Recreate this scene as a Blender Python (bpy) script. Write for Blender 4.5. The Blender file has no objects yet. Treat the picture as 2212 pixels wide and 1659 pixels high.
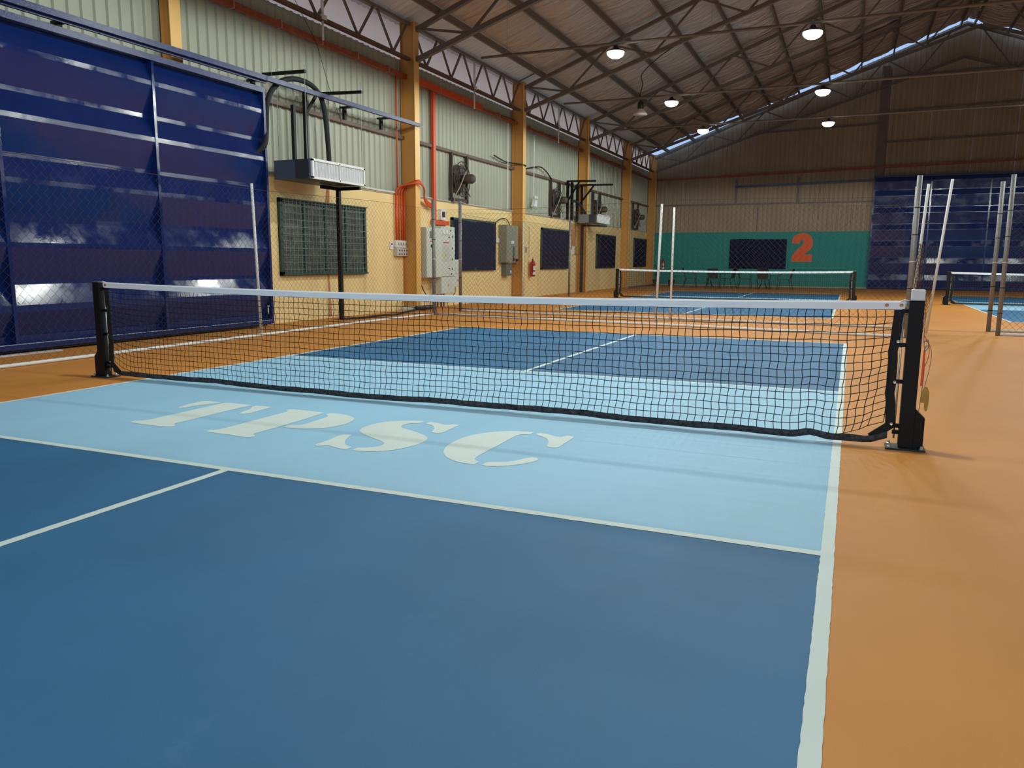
import bpy, math, random
from mathutils import Vector, Matrix
random.seed(7)
SC = bpy.context.scene
COL = SC.collection
# ------------------------------------------------------------------ camera, world, exposure
cam_d = bpy.data.cameras.new('camera'); cam = bpy.data.objects.new('camera', cam_d); COL.objects.link(cam)
cam_d.sensor_fit = 'HORIZONTAL'; cam_d.sensor_width = 36.0; cam_d.lens = 36.0 * 1681.92 / 2212.0
cam_d.clip_start = 0.05; cam_d.clip_end = 300
W_, P_, R_ = -0.4068, -0.1569, 0.0066
fwd = Vector((math.sin(W_) * math.cos(P_), math.cos(W_) * math.cos(P_), math.sin(P_)))
rgt = Vector((math.cos(W_), -math.sin(W_), 0)); upv = rgt.cross(fwd)
r2 = math.cos(R_) * rgt + math.sin(R_) * upv; u2 = -math.sin(R_) * rgt + math.cos(R_) * upv
M4 = Matrix((r2, u2, -fwd)).transposed().to_4x4(); M4.translation = Vector((3.0355, -5.2679, 1.1288))
cam.matrix_world = M4
SC.camera = cam
wd = bpy.data.worlds.new('daylight'); SC.world = wd; wd.use_nodes = True
bg = wd.node_tree.nodes['Background']; bg.inputs[0].default_value = (0.42, 0.62, 1.0, 1); bg.inputs[1].default_value = 0.85
SC.view_settings.view_transform = 'Standard'; SC.view_settings.look = 'None'
SC.view_settings.gamma = 1.0; SC.view_settings.use_curve_mapping = False
SC.view_settings.exposure = 0.12
LAMP_W = 320.0
LAMP_COL = (0.93, 1.0, 0.97)
LAMP_Z = 5.2
LAMP_X = (-1.55, 2.1, 7.3, 10.95)
LAMP_Y = (-7.5, 0.55, 5.5, 10.45, 15.7, 20.4)  # first row is unseen, added behind the camera as fill light
YB = 33.3          # back wall
XL = -6.3          # left wall
XR = 19.7
YN = -12.0
RX = 6.7; RZ = 10.95   # ridge
def roof(x):
    return 6.2 + 0.375 * (x + 5.96) if x <= RX else 6.2 + 0.375 * (RX + 5.96) - 0.375 * (x - RX)

# ------------------------------------------------------------------ materials
def s2l(c):
    return tuple(((v / 255) / 12.92 if v / 255 <= 0.04045 else ((v / 255 + 0.055) / 1.055) ** 2.4) for v in c)
MATS = {}
def mat(name, rgb, rough=0.6, metal=0.0, noise=0.0, nscale=6.0, bump=0.0, bscale=60.0, coat=0.0, spec=0.5, emit=None, estr=1.0, alpha=1.0, trans=0.0, rgb2=None, detail=4.0, bdist=0.01):
    if name in MATS: return MATS[name]
    m = bpy.data.materials.new(name); m.use_nodes = True
    nt = m.node_tree; b = nt.nodes['Principled BSDF']
    c = s2l(rgb)
    b.inputs['Base Color'].default_value = (*c, 1); b.inputs['Roughness'].default_value = rough
    b.inputs['Metallic'].default_value = metal; b.inputs['Coat Weight'].default_value = coat
    b.inputs['Specular IOR Level'].default_value = spec
    b.inputs['Alpha'].default_value = alpha; b.inputs['Transmission Weight'].default_value = trans
    if emit: b.inputs['Emission Color'].default_value = (*s2l(emit), 1); b.inputs['Emission Strength'].default_value = estr
    if noise or bump:
        tc = nt.nodes.new('ShaderNodeTexCoord')
    if noise:
        n = nt.nodes.new('ShaderNodeTexNoise'); n.inputs['Scale'].default_value = nscale; n.inputs['Detail'].default_value = detail
        geo = nt.nodes.new('ShaderNodeNewGeometry')
        nt.links.new(geo.outputs['Position'], n.inputs['Vector'])
        r = nt.nodes.new('ShaderNodeValToRGB'); r.color_ramp.elements[0].position = 0.3; r.color_ramp.elements[1].position = 0.7
        c2 = s2l(rgb2) if rgb2 else tuple(min(1, v * (1 + noise)) for v in c)
        c1 = c if rgb2 else tuple(v * (1 - noise) for v in c)
        r.color_ramp.elements[0].color = (*c1, 1); r.color_ramp.elements[1].color = (*c2, 1)
        nt.links.new(n.outputs['Fac'], r.inputs['Fac']); nt.links.new(r.outputs['Color'], b.inputs['Base Color'])
    if bump:
        n2 = nt.nodes.new('ShaderNodeTexNoise'); n2.inputs['Scale'].default_value = bscale; n2.inputs['Detail'].default_value = 3
        geo2 = nt.nodes.new('ShaderNodeNewGeometry'); nt.links.new(geo2.outputs['Position'], n2.inputs['Vector'])
        bp = nt.nodes.new('ShaderNodeBump'); bp.inputs['Strength'].default_value = bump; bp.inputs['Distance'].default_value = bdist
        nt.links.new(n2.outputs['Fac'], bp.inputs['Height']); nt.links.new(bp.outputs['Normal'], b.inputs['Normal'])
    MATS[name] = m
    return m
def court_mat(name, rgb, streak, dark=0.86, light=1.08):
    """sports-court acrylic: broad roller patches, faint dust smudges, sand grain"""
    m = bpy.data.materials.new(name); m.use_nodes = True; nt = m.node_tree; L = nt.links; N = nt.nodes
    b = N['Principled BSDF']; b.inputs['Roughness'].default_value = 0.62; b.inputs['Specular IOR Level'].default_value = 0.35
    c = s2l(rgb); geo = N.new('ShaderNodeNewGeometry')
    def noise(sc, det, rough=0.5, stretch=None):
        n = N.new('ShaderNodeTexNoise'); n.inputs['Scale'].default_value = sc; n.inputs['Detail'].default_value = det; n.inputs['Roughness'].default_value = rough
        if stretch:
            mp = N.new('ShaderNodeMapping'); mp.inputs['Scale'].default_value = stretch; mp.inputs['Rotation'].default_value = (0, 0, 0.35)
            L.new(geo.outputs['Position'], mp.inputs['Vector']); L.new(mp.outputs['Vector'], n.inputs['Vector'])
        else: L.new(geo.outputs['Position'], n.inputs['Vector'])
        return n
    n1 = noise(0.8, 5, 0.6, (1.0, 0.55, 1)); r1 = N.new('ShaderNodeValToRGB')
    r1.color_ramp.elements[0].position = 0.32; r1.color_ramp.elements[1].position = 0.68
    r1.color_ramp.elements[0].color = (*[v * dark for v in c], 1); r1.color_ramp.elements[1].color = (*[min(1, v * light) for v in c], 1)
    L.new(n1.outputs['Fac'], r1.inputs['Fac'])
    n2 = noise(2.6, 8, 0.7); r2_ = N.new('ShaderNodeValToRGB')
    r2_.color_ramp.elements[0].position = 0.62; r2_.color_ramp.elements[1].position = 0.80
    r2_.color_ramp.elements[0].color = (0, 0, 0, 1); r2_.color_ramp.elements[1].color = (streak, streak, streak, 1)
    L.new(n2.outputs['Fac'], r2_.inputs['Fac'])
    mx = N.new('ShaderNodeMix'); mx.data_type = 'RGBA'; L.new(r2_.outputs['Color'], mx.inputs[0]); L.new(r1.outputs['Color'], mx.inputs[6])
    mx.inputs[7].default_value = (*[v * 0.6 + 0.32 for v in c], 1)
    n3 = noise(240, 2); mr = N.new('ShaderNodeMapRange'); mr.inputs[3].default_value = 0.9; mr.inputs[4].default_value = 1.1
    L.new(n3.outputs['Fac'], mr.inputs[0])
    mu = N.new('ShaderNodeMix'); mu.data_type = 'RGBA'; mu.blend_type = 'MULTIPLY'; mu.inputs[0].default_value = 1
    L.new(mx.outputs[2], mu.inputs[6]); cb = N.new('ShaderNodeCombineColor')
    for k in range(3): L.new(mr.outputs[0], cb.inputs[k])
    L.new(cb.outputs[0], mu.inputs[7]); L.new(mu.outputs[2], b.inputs['Base Color'])
    bp = N.new('ShaderNodeBump'); bp.inputs['Strength'].default_value = 0.25; bp.inputs['Distance'].default_value = 0.002
    L.new(n3.outputs['Fac'], bp.inputs['Height']); L.new(bp.outputs['Normal'], b.inputs['Normal'])
    MATS[name] = m; return m
ORANGE = court_mat('court_orange', (207, 138, 60), 0.10, 0.90, 1.06)
DEEP = court_mat('court_deep_blue', (50, 110, 152), 0.12, 0.86, 1.12)
LIGHTB = court_mat('court_light_blue', (154, 203, 229), 0.25, 0.93, 1.05)
LINE = mat('line_paint', (214, 230, 224), 0.6, noise=0.03, nscale=3)
BLACKM = mat('black_powder_coat', (11, 11, 11), 0.5, spec=0.3)
BLACKF = mat('black_fabric', (20, 21, 24), 0.8, bump=0.6, bscale=40, bdist=0.02)
CORD = mat('black_cord', (16, 18, 24), 0.8)
TAPE = mat('white_tape', (244, 246, 248), 0.6, bump=0.15, bscale=300)
WHITE = mat('white_paint', (224, 226, 222), 0.5)
WHITEP = mat('white_plastic', (225, 228, 226), 0.4)
GALV = mat('galvanised_steel', (132, 134, 132), 0.5, metal=0.3, noise=0.12, nscale=30)
ZINC = mat('zinc_bolt', (205, 208, 200), 0.3, metal=0.8)
YELLOW = mat('yellow_wall_paint', (238, 211, 150), 0.75, noise=0.045, nscale=1.3, bump=0.1, bscale=90)
TEAL = mat('teal_wall_paint', (16, 142, 134), 0.7, noise=0.04, nscale=1.5)
CLAD = mat('grey_cladding', (166, 170, 150), 0.5, noise=0.06, nscale=1.2)
CLADB = mat('shaded_grey_cladding', (160, 142, 116), 0.6, noise=0.10, nscale=0.9)  # grey cladding with the back wall's dimness painted into a browner colour
LINING = mat('pale_eave_lining', (214, 184, 172), 0.7)
_nt = LINING.node_tree; _t = _nt.nodes.new('ShaderNodeBsdfTranslucent'); _t.inputs[0].default_value = (1.0, .62, .40, 1)
_m = _nt.nodes.new('ShaderNodeMixShader'); _m.inputs[0].default_value = .72
_nt.links.new(_nt.nodes['Principled BSDF'].outputs[0], _m.inputs[1]); _nt.links.new(_t.outputs[0], _m.inputs[2]); _nt.links.new(_m.outputs[0], _nt.nodes['Material Output'].inputs[0])
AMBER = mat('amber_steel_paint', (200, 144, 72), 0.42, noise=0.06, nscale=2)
AMBER_LIT = mat('lit_amber_steel_paint', (236, 188, 108), 0.38, noise=0.05, nscale=2)  # same amber paint, lightened to put the light on the front flange
RUSTY = mat('dull_brown_steel', (104, 84, 72), 0.6, noise=0.2, nscale=5)
STEEL = mat('dark_truss_steel', (112, 101, 93), 0.55, noise=0.1, nscale=5)
NAVY = mat('navy_gloss_paint', (16, 38, 94), 0.09, bump=0.12, bscale=70, bdist=0.004, noise=0.08, nscale=3, spec=0.5)
_nt = NAVY.node_tree; _n = _nt.nodes.new('ShaderNodeTexNoise'); _n.inputs['Scale'].default_value = 2.2; _n.inputs['Detail'].default_value = 6; _n.inputs['Roughness'].default_value = .65
_g = _nt.nodes.new('ShaderNodeNewGeometry'); _nt.links.new(_g.outputs['Position'], _n.inputs['Vector'])
_r = _nt.nodes.new('ShaderNodeMapRange'); _r.inputs[1].default_value = .42; _r.inputs[2].default_value = .60; _r.inputs[3].default_value = .06; _r.inputs[4].default_value = .22
_nt.links.new(_n.outputs['Fac'], _r.inputs[0]); _nt.links.new(_r.outputs[0], _nt.nodes['Principled BSDF'].inputs['Roughness'])
NAVYR = mat('navy_rail_paint', (16, 36, 92), 0.3, bump=0.2, bscale=60, noise=0.3, nscale=25, spec=.4)
NAVYE = mat('pale_navy_edge', (150, 165, 190), 0.4, noise=0.35, nscale=30)  # pale mottled blue-grey for the lip of the bottom rail
BOARD = mat('dark_navy_board', (12, 26, 56), 0.8, spec=0.2)
ORTRAY = mat('orange_cable_tray', (212, 78, 22), 0.45)
ORRUST = mat('rusty_orange_tray', (150, 72, 42), 0.55, noise=0.3, nscale=8)
GREENF = mat('dark_green_frame', (40, 72, 66), 0.5, noise=0.25, nscale=12)
GREENB = mat('green_grey_bar', (110, 132, 122), 0.5)
GLASS = mat('dusty_window_glass', (84, 90, 84), 0.25, noise=0.5, nscale=5, spec=0.7)
PANELG = mat('grey_enclosure', (202, 208, 198), 0.45)
PANELD = mat('dull_grey_enclosure', (140, 140, 122), 0.6, noise=0.12, nscale=20)
DARK = mat('dark_plastic', (26, 26, 28), 0.5)
REDX = mat('extinguisher_red', (190, 18, 34), 0.25)
REDP = mat('red_print', (205, 60, 40), 0.5)
WARN = mat('warning_yellow', (232, 190, 30), 0.5)
UNITG = mat('unit_blue_grey_metal', (72, 84, 108), 0.4)
UNITD = mat('unit_dark_metal', (52, 54, 58), 0.45)
GRILLE = mat('unit_white_grille', (244, 246, 248), 0.5)
FOAM = mat('black_pipe_foam', (30, 31, 34), 0.75, bump=0.3, bscale=25)
FANM = mat('dusty_fan_metal', (74, 64, 56), 0.6, noise=0.4, nscale=14)
WIREM = mat('dull_wire', (70, 54, 40), 0.7)
ROPE = mat('white_cord_material', (214, 212, 206), 0.8)
GREYC = mat('grey_cable', (136, 134, 140), 0.6)
REDO = mat('orange_strap', (232, 84, 34), 0.5)
WOOD = mat('worn_yellow_card', (168, 138, 62), 0.7, noise=0.15, nscale=20)
NUM = mat('number_orange_paint', (240, 104, 58), 0.7)
LEAF = mat('dark_leaf', (30, 62, 34), 0.5)
POT = mat('dark_pot', (60, 48, 40), 0.6)
EMIT = mat('lamp_diffuser_glow', (255, 255, 250), 0.4, emit=(250, 255, 238), estr=14.0)
LAMPB = mat('lamp_body', (70, 70, 72), 0.4, metal=0.5)
DECK = mat('bare_roof_sheet', (214, 224, 232), 0.45, metal=0.2, noise=0.06, nscale=2)
CONC = mat('pale_concrete', (176, 166, 148), 0.85, noise=0.08, nscale=8)
STAIN = mat('brown_wall_patch', (186, 132, 84), 0.8, noise=0.15, nscale=3)
def foil():
    m = bpy.data.materials.new('foil_insulation'); m.use_nodes = True; nt = m.node_tree; N = nt.nodes; L = nt.links
    b = N['Principled BSDF']; b.inputs['Base Color'].default_value = (0.62, 0.52, 0.46, 1); b.inputs['Metallic'].default_value = 0.35; b.inputs['Roughness'].default_value = 0.42
    geo = N.new('ShaderNodeNewGeometry'); mp = N.new('ShaderNodeMapping'); mp.inputs['Scale'].default_value = (0.5, 5.0, 0.5)
    L.new(geo.outputs['Position'], mp.inputs['Vector'])
    n = N.new('ShaderNodeTexNoise'); n.inputs['Scale'].default_value = 2.2; n.inputs['Detail'].default_value = 5; n.inputs['Distortion'].default_value = 0.6
    L.new(mp.outputs['Vector'], n.inputs['Vector'])
    bp = N.new('ShaderNodeBump'); bp.inputs['Strength'].default_value = 0.9; bp.inputs['Distance'].default_value = 0.22
    L.new(n.outputs['Fac'], bp.inputs['Height']); L.new(bp.outputs['Normal'], b.inputs['Normal'])
    MATS['foil'] = m; return m
FOIL = foil()

# ------------------------------------------------------------------ mesh helpers
class MB:
    def __init__(s): s.v = []; s.f = []
    def poly(s, pts):
        n = len(s.v); s.v += [tuple(p) for p in pts]; s.f.append(tuple(range(n, n + len(pts)))); return s
    def box(s, a, b):
        x0, x1 = sorted((a[0], b[0])); y0, y1 = sorted((a[1], b[1])); z0, z1 = sorted((a[2], b[2]))
        n = len(s.v)
        s.v += [(x0, y0, z0), (x1, y0, z0), (x1, y1, z0), (x0, y1, z0), (x0, y0, z1), (x1, y0, z1), (x1, y1, z1), (x0, y1, z1)]
        s.f += [tuple(n + k for k in q) for q in ((0, 3, 2, 1), (4, 5, 6, 7), (0, 1, 5, 4), (1, 2, 6, 5), (2, 3, 7, 6), (3, 0, 4, 7))]
        return s
    def bar(s, p, q, w, h, up=(0, 0, 1)):
        p = Vector(p); q = Vector(q); d = (q - p).normalized(); u = Vector(up)
        if abs(d.dot(u)) > 0.98: u = Vector((1, 0, 0))
        r = d.cross(u).normalized(); u = r.cross(d)
        n = len(s.v)
        for c in (p, q):
            for a, b in ((-1, -1), (1, -1), (1, 1), (-1, 1)):
                s.v.append(tuple(c + r * (a * w / 2) + u * (b * h / 2)))
        s.f += [tuple(n + k for k in z) for z in ((0, 3, 2, 1), (4, 5, 6, 7), (0, 1, 5, 4), (1, 2, 6, 5), (2, 3, 7, 6), (3, 0, 4, 7))]
        return s
    def tube(s, pts, r, n=6, cap=True):
        pts = [Vector(p) for p in pts]; rr = r if isinstance(r, (list, tuple)) else [r] * len(pts)
        u = None; base = len(s.v)
        for i, p in enumerate(pts):
            d = (pts[min(i + 1, len(pts) - 1)] - pts[max(i - 1, 0)])
            d = d.normalized() if d.length > 1e-9 else Vector((0, 0, 1))
            if u is None:
                u = Vector((0, 0, 1)) if abs(d.z) < 0.9 else Vector((1, 0, 0))
            a = d.cross(u).normalized(); u = a.cross(d).normalized()
            for k in range(n):
                t = 2 * math.pi * k / n
                s.v.append(tuple(p + (a * math.cos(t) + u * math.sin(t)) * rr[i]))
        for i in range(len(pts) - 1):
            for k in range(n):
                A = base + i * n; B = A + n; k2 = (k + 1) % n
                s.f.append((A + k, A + k2, B + k2, B + k))
        if cap:
            s.f.append(tuple(base + k for k in reversed(range(n)))); e = base + (len(pts) - 1) * n
            s.f.append(tuple(e + k for k in range(n)))
        return s
    def lathe(s, c, prof, n=20, axis='z'):
        base = len(s.v); c = Vector(c)
        for r, h in prof:
            for k in range(n):
                t = 2 * math.pi * k / n; a, b = r * math.cos(t), r * math.sin(t)
                s.v.append(tuple(c + (Vector((a, b, h)) if axis == 'z' else Vector((h, a, b)) if axis == 'x' else Vector((a, h, b)))))
        for i in range(len(prof) - 1):
            for k in range(n):
                A = base + i * n; B = A + n; k2 = (k + 1) % n
                s.f.append((A + k, A + k2, B + k2, B + k))
        s.f.append(tuple(base + k for k in reversed(range(n)))); e = base + (len(prof) - 1) * n
        s.f.append(tuple(e + k for k in range(n)))
        return s
    def prism(s, pts, d):
        """closed outline extruded by vector d"""
        n = len(s.v); m = len(pts); d = Vector(d)
        s.v += [tuple(p) for p in pts] + [tuple(Vector(p) + d) for p in pts]
        s.f.append(tuple(range(n, n + m))); s.f.append(tuple(n + m + k for k in reversed(range(m))))
        for k in range(m): s.f.append((n + k, n + m + k, n + m + (k + 1) % m, n + (k + 1) % m))
        return s
    def build(s, name, m, parent=None, smooth=False, bevel=0.0):
        off = Vector((0, 0, 0))
        if parent is not None:
            off = WORLD.get(parent.name, Vector((0, 0, 0)))
        me = bpy.data.meshes.new(name); me.from_pydata([tuple(Vector(v) - off) for v in s.v], [], s.f)
        me.materials.append(m)
        if smooth:
            for p in me.polygons: p.use_smooth = True
        me.update(); o = bpy.data.objects.new(name, me); COL.objects.link(o)
        if parent is not None: o.parent = parent; WORLD[o.name] = off.copy()
        if bevel:
            bv = o.modifiers.new('bevel', 'BEVEL'); bv.width = bevel; bv.segments = 2; bv.limit_method = 'ANGLE'
        return o
WORLD = {}
def tag(o, label=None, cat=None, group=None, kind=None):
    if label: o['label'] = label
    if cat: o['category'] = cat
    if group: o['group'] = group
    if kind: o['kind'] = kind
    return o
def thing(name, label, cat, loc=(0, 0, 0), group=None, rot=0.0):
    o = bpy.data.objects.new(name, None); COL.objects.link(o); o.location = loc; o.rotation_euler = (0, 0, rot)
    o.empty_display_size = 0.1; WORLD[o.name] = Vector(loc) if rot == 0 else Vector((0, 0, 0))
    return tag(o, label, cat, group)
def struct(name, mb, m, smooth=False):
    return tag(mb.build(name, m, None, smooth), kind='structure')
def copy_tree(o, parent=None):
    c = o.copy(); COL.objects.link(c); c.parent = parent
    for ch in list(o.children):
        copy_tree(ch, c)
    return c
def inst(src_mesh, name, loc, parent, rot=(0, 0, 0)):
    o = bpy.data.objects.new(name, src_mesh); COL.objects.link(o); o.parent = parent
    o.location = Vector(loc) - WORLD.get(parent.name, Vector((0, 0, 0))); o.rotation_euler = rot
    return o
def B(x, z):      # scale of the back wall about the eye point
    k = (YB + 5.27) / (32.66 + 5.27)
    return 3.0355 + (x - 3.0355) * k, 1.1288 + (z - 1.1288) * k

# ================================================================== FLOOR
floor = struct('floor', MB().box((XL - 0.3, YN, -0.2), (XR, YB + 0.3, 0.0)), ORANGE)
WORLD[floor.name] = Vector((0, 0, 0))
def flat(name, pts, z, m):
    return MB().poly([(x, y, z) for x, y in pts]).build(name, m, floor)
def rect(x0, x1, y0, y1): return [(x0, y0), (x1, y0), (x1, y1), (x0, y1)]
def rough_line(x0, x1, y0, y1, z=0.0026, j=0.0015, step=0.04, name='painted_line'):
    horiz = (x1 - x0) > (y1 - y0); L = (x1 - x0) if horiz else (y1 - y0); n = max(2, int(L / step))
    mb = MB(); a = []; b = []
    for i in range(n + 1):
        t = i / n
        if horiz: a.append((x0 + L * t, y0 + random.uniform(-j, j), z)); b.append((x0 + L * t, y1 + random.uniform(-j, j), z))
        else: a.append((x0 + random.uniform(-j, j), y0 + L * t, z)); b.append((x1 + random.uniform(-j, j), y0 + L * t, z))
    mb.v = a + b
    for i in range(n):
        q = (i, i + 1, n + 2 + i, n + 1 + i)
        mb.f.append(q if horiz else (i, n + 1 + i, n + 2 + i, i + 1))
    return mb.build(name, LINE, floor)
def court(cx, cy, jit=0.0015):
    X = 3.03; Y = 6.70; K = 2.11
    flat('court_surface', rect(cx - X, cx + X, cy - Y, cy - K), 0.001, DEEP)
    flat('court_surface', rect(cx - X, cx + X, cy + K, cy + Y), 0.001, DEEP)
    flat('kitchen_surface', rect(cx - X, cx + X, cy - K, cy + K), 0.0015, LIGHTB)
    st = 0.03 if jit else 1
    for sx in (-1, 1):
        a = 3.048 * sx; rough_line(cx + min(a, a - 0.05 * sx), cx + max(a, a - 0.05 * sx), cy - 6.706, cy + 6.706, j=jit, step=0.03 if jit else 5)
    for sy in (-1, 1):
        a = 2.134 * sy; rough_line(cx - 2.998, cx + 2.998, cy + min(a, a - 0.05 * sy), cy + max(a, a - 0.05 * sy), z=0.0024, j=jit, step=0.03 if jit else 5)
        a = 6.706 * sy; rough_line(cx - 2.998, cx + 2.998, cy + min(a, a - 0.05 * sy), cy + max(a, a - 0.05 * sy), z=0.0024, j=jit, step=0.05 if jit else 5)
        lo, hi = sorted((2.134 * sy, 6.656 * sy))
        rough_line(cx - 0.025, cx + 0.025, cy + lo, cy + hi, z=0.0022, j=jit, step=0.03 if jit else 5)
court(0, 0)
court(-0.30, 18.75, 0)
court(9.0, 19.4, 0)
rough_line(2.90, 2.998, -0.012, 0.012, name='painted_tick')
LETTERS = {
 'T1':[(-1.647,-0.888),(-1.645,-0.847),(-1.668,-0.764),(-1.667,-0.683),(-1.674,-0.613),(-1.626,-0.590),(-1.490,-0.598),(-1.515,-0.668),(-1.552,-0.756),(-1.576,-0.814),(-1.578,-0.885),(-1.614,-0.903)],
 'T2':[(-1.509,-1.444),(-1.515,-1.396),(-1.488,-1.378),(-1.466,-1.354),(-1.457,-1.300),(-1.456,-1.123),(-1.456,-0.879),(-1.458,-0.666),(-1.453,-0.597),(-1.395,-0.579),(-1.186,-0.583),(-1.193,-0.665),(-1.195,-0.850),(-1.190,-1.133),(-1.184,-1.357),(-1.138,-1.388),(-1.128,-1.432),(-1.169,-1.451),(-1.285,-1.457),(-1.481,-1.451)],
 'T3':[(-1.049,-0.876),(-1.072,-0.801),(-1.092,-0.722),(-1.114,-0.678),(-1.145,-0.641),(-1.149,-0.584),(-1.091,-0.575),(-0.992,-0.584),(-0.992,-0.674),(-0.983,-0.816),(-0.991,-0.877),(-1.022,-0.891)],
 'P1':[(-0.811,-1.448),(-0.815,-1.391),(-0.782,-1.372),(-0.772,-1.284),(-0.774,-0.969),(-0.776,-0.676),(-0.820,-0.627),(-0.813,-0.597),(-0.765,-0.582),(-0.501,-0.588),(-0.489,-0.702),(-0.473,-1.023),(-0.474,-1.378),(-0.431,-1.407),(-0.417,-1.443),(-0.466,-1.471),(-0.599,-1.461),(-0.785,-1.454)],
 'P2':[(-0.441,-1.127),(-0.443,-1.057),(-0.386,-1.025),(-0.371,-0.962),(-0.379,-0.808),(-0.392,-0.694),(-0.449,-0.644),(-0.449,-0.590),(-0.381,-0.580),(-0.296,-0.597),(-0.213,-0.641),(-0.160,-0.700),(-0.128,-0.785),(-0.122,-0.900),(-0.161,-1.014),(-0.228,-1.090),(-0.299,-1.118),(-0.386,-1.128)],
 'S1':[(0.078,-1.457),(0.071,-1.326),(0.058,-1.191),(0.068,-1.138),(0.121,-1.130),(0.151,-1.231),(0.191,-1.305),(0.241,-1.370),(0.317,-1.411),(0.315,-1.475),(0.259,-1.469),(0.161,-1.434),(0.132,-1.454),(0.109,-1.476)],
 'S2':[(0.364,-1.477),(0.354,-1.407),(0.404,-1.380),(0.442,-1.335),(0.452,-1.280),(0.430,-1.234),(0.371,-1.187),(0.268,-1.135),(0.174,-1.076),(0.103,-1.014),(0.062,-0.925),(0.056,-0.812),(0.090,-0.689),(0.170,-0.603),(0.253,-0.563),(0.329,-0.549),(0.332,-0.615),(0.280,-0.650),(0.258,-0.710),(0.272,-0.769),(0.314,-0.810),(0.424,-0.864),(0.552,-0.940),(0.615,-1.012),(0.642,-1.110),(0.632,-1.230),(0.589,-1.353),(0.515,-1.433),(0.438,-1.468)],
 'S3':[(0.378,-0.620),(0.377,-0.548),(0.442,-0.563),(0.520,-0.593),(0.566,-0.553),(0.610,-0.558),(0.617,-0.713),(0.621,-0.820),(0.591,-0.853),(0.544,-0.832),(0.518,-0.747),(0.483,-0.688),(0.431,-0.635)],
 'C1':[(1.169,-1.461),(1.114,-1.465),(1.039,-1.443),(0.951,-1.382),(0.882,-1.291),(0.836,-1.183),(0.811,-1.049),(0.815,-0.872),(0.866,-0.728),(0.944,-0.631),(1.020,-0.582),(1.108,-0.559),(1.162,-0.551),(1.163,-0.618),(1.110,-0.658),(1.098,-0.729),(1.103,-0.983),(1.104,-1.224),(1.114,-1.341),(1.136,-1.381),(1.170,-1.399)],
 'C2':[(1.206,-0.613),(1.208,-0.557),(1.271,-0.572),(1.343,-0.615),(1.377,-0.609),(1.401,-0.560),(1.433,-0.558),(1.454,-0.580),(1.459,-0.737),(1.459,-0.885),(1.432,-0.907),(1.400,-0.902),(1.378,-0.878),(1.362,-0.803),(1.331,-0.726),(1.290,-0.672)],
 'C3':[(1.214,-1.459),(1.212,-1.390),(1.273,-1.359),(1.329,-1.317),(1.360,-1.261),(1.391,-1.196),(1.423,-1.181),(1.452,-1.202),(1.454,-1.251),(1.422,-1.323),(1.371,-1.394),(1.310,-1.441),(1.252,-1.465)]}
def soften(pts, closed=True):
    """centripetal smoothing that keeps sharp corners"""
    out = []; n = len(pts)
    for i in range(n):
        p0, p1, p2, p3 = (Vector(pts[(i + k) % n]) for k in (-1, 0, 1, 2))
        def sharp(a, b, c):
            u = (b - a); v = (c - b)
            return u.length < 1e-6 or v.length < 1e-6 or u.normalized().dot(v.normalized()) < 0.45
        t1 = Vector((0, 0)) if sharp(p0, p1, p2) else (p2 - p0) * 0.5
        t2 = Vector((0, 0)) if sharp(p1, p2, p3) else (p3 - p1) * 0.5
        L = (p2 - p1).length
        if t1.length > L: t1 = t1.normalized() * L
        if t2.length > L: t2 = t2.normalized() * L
        for k in range(4):
            t = k / 4; h = 2 * t**3 - 3 * t**2 + 1
            out.append(tuple(p1 * h + t1 * (t**3 - 2 * t**2 + t) + p2 * (-2 * t**3 + 3 * t**2) + t2 * (t**3 - t**2)))
    return out
for let in 'TPSC':
    mb = MB()
    for k, pts in LETTERS.items():
        if k[0] == let: mb.poly([(x, y, 0.0030) for x, y in reversed(soften(pts))])
    mb.build('painted_letter', LINE, floor)

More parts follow.
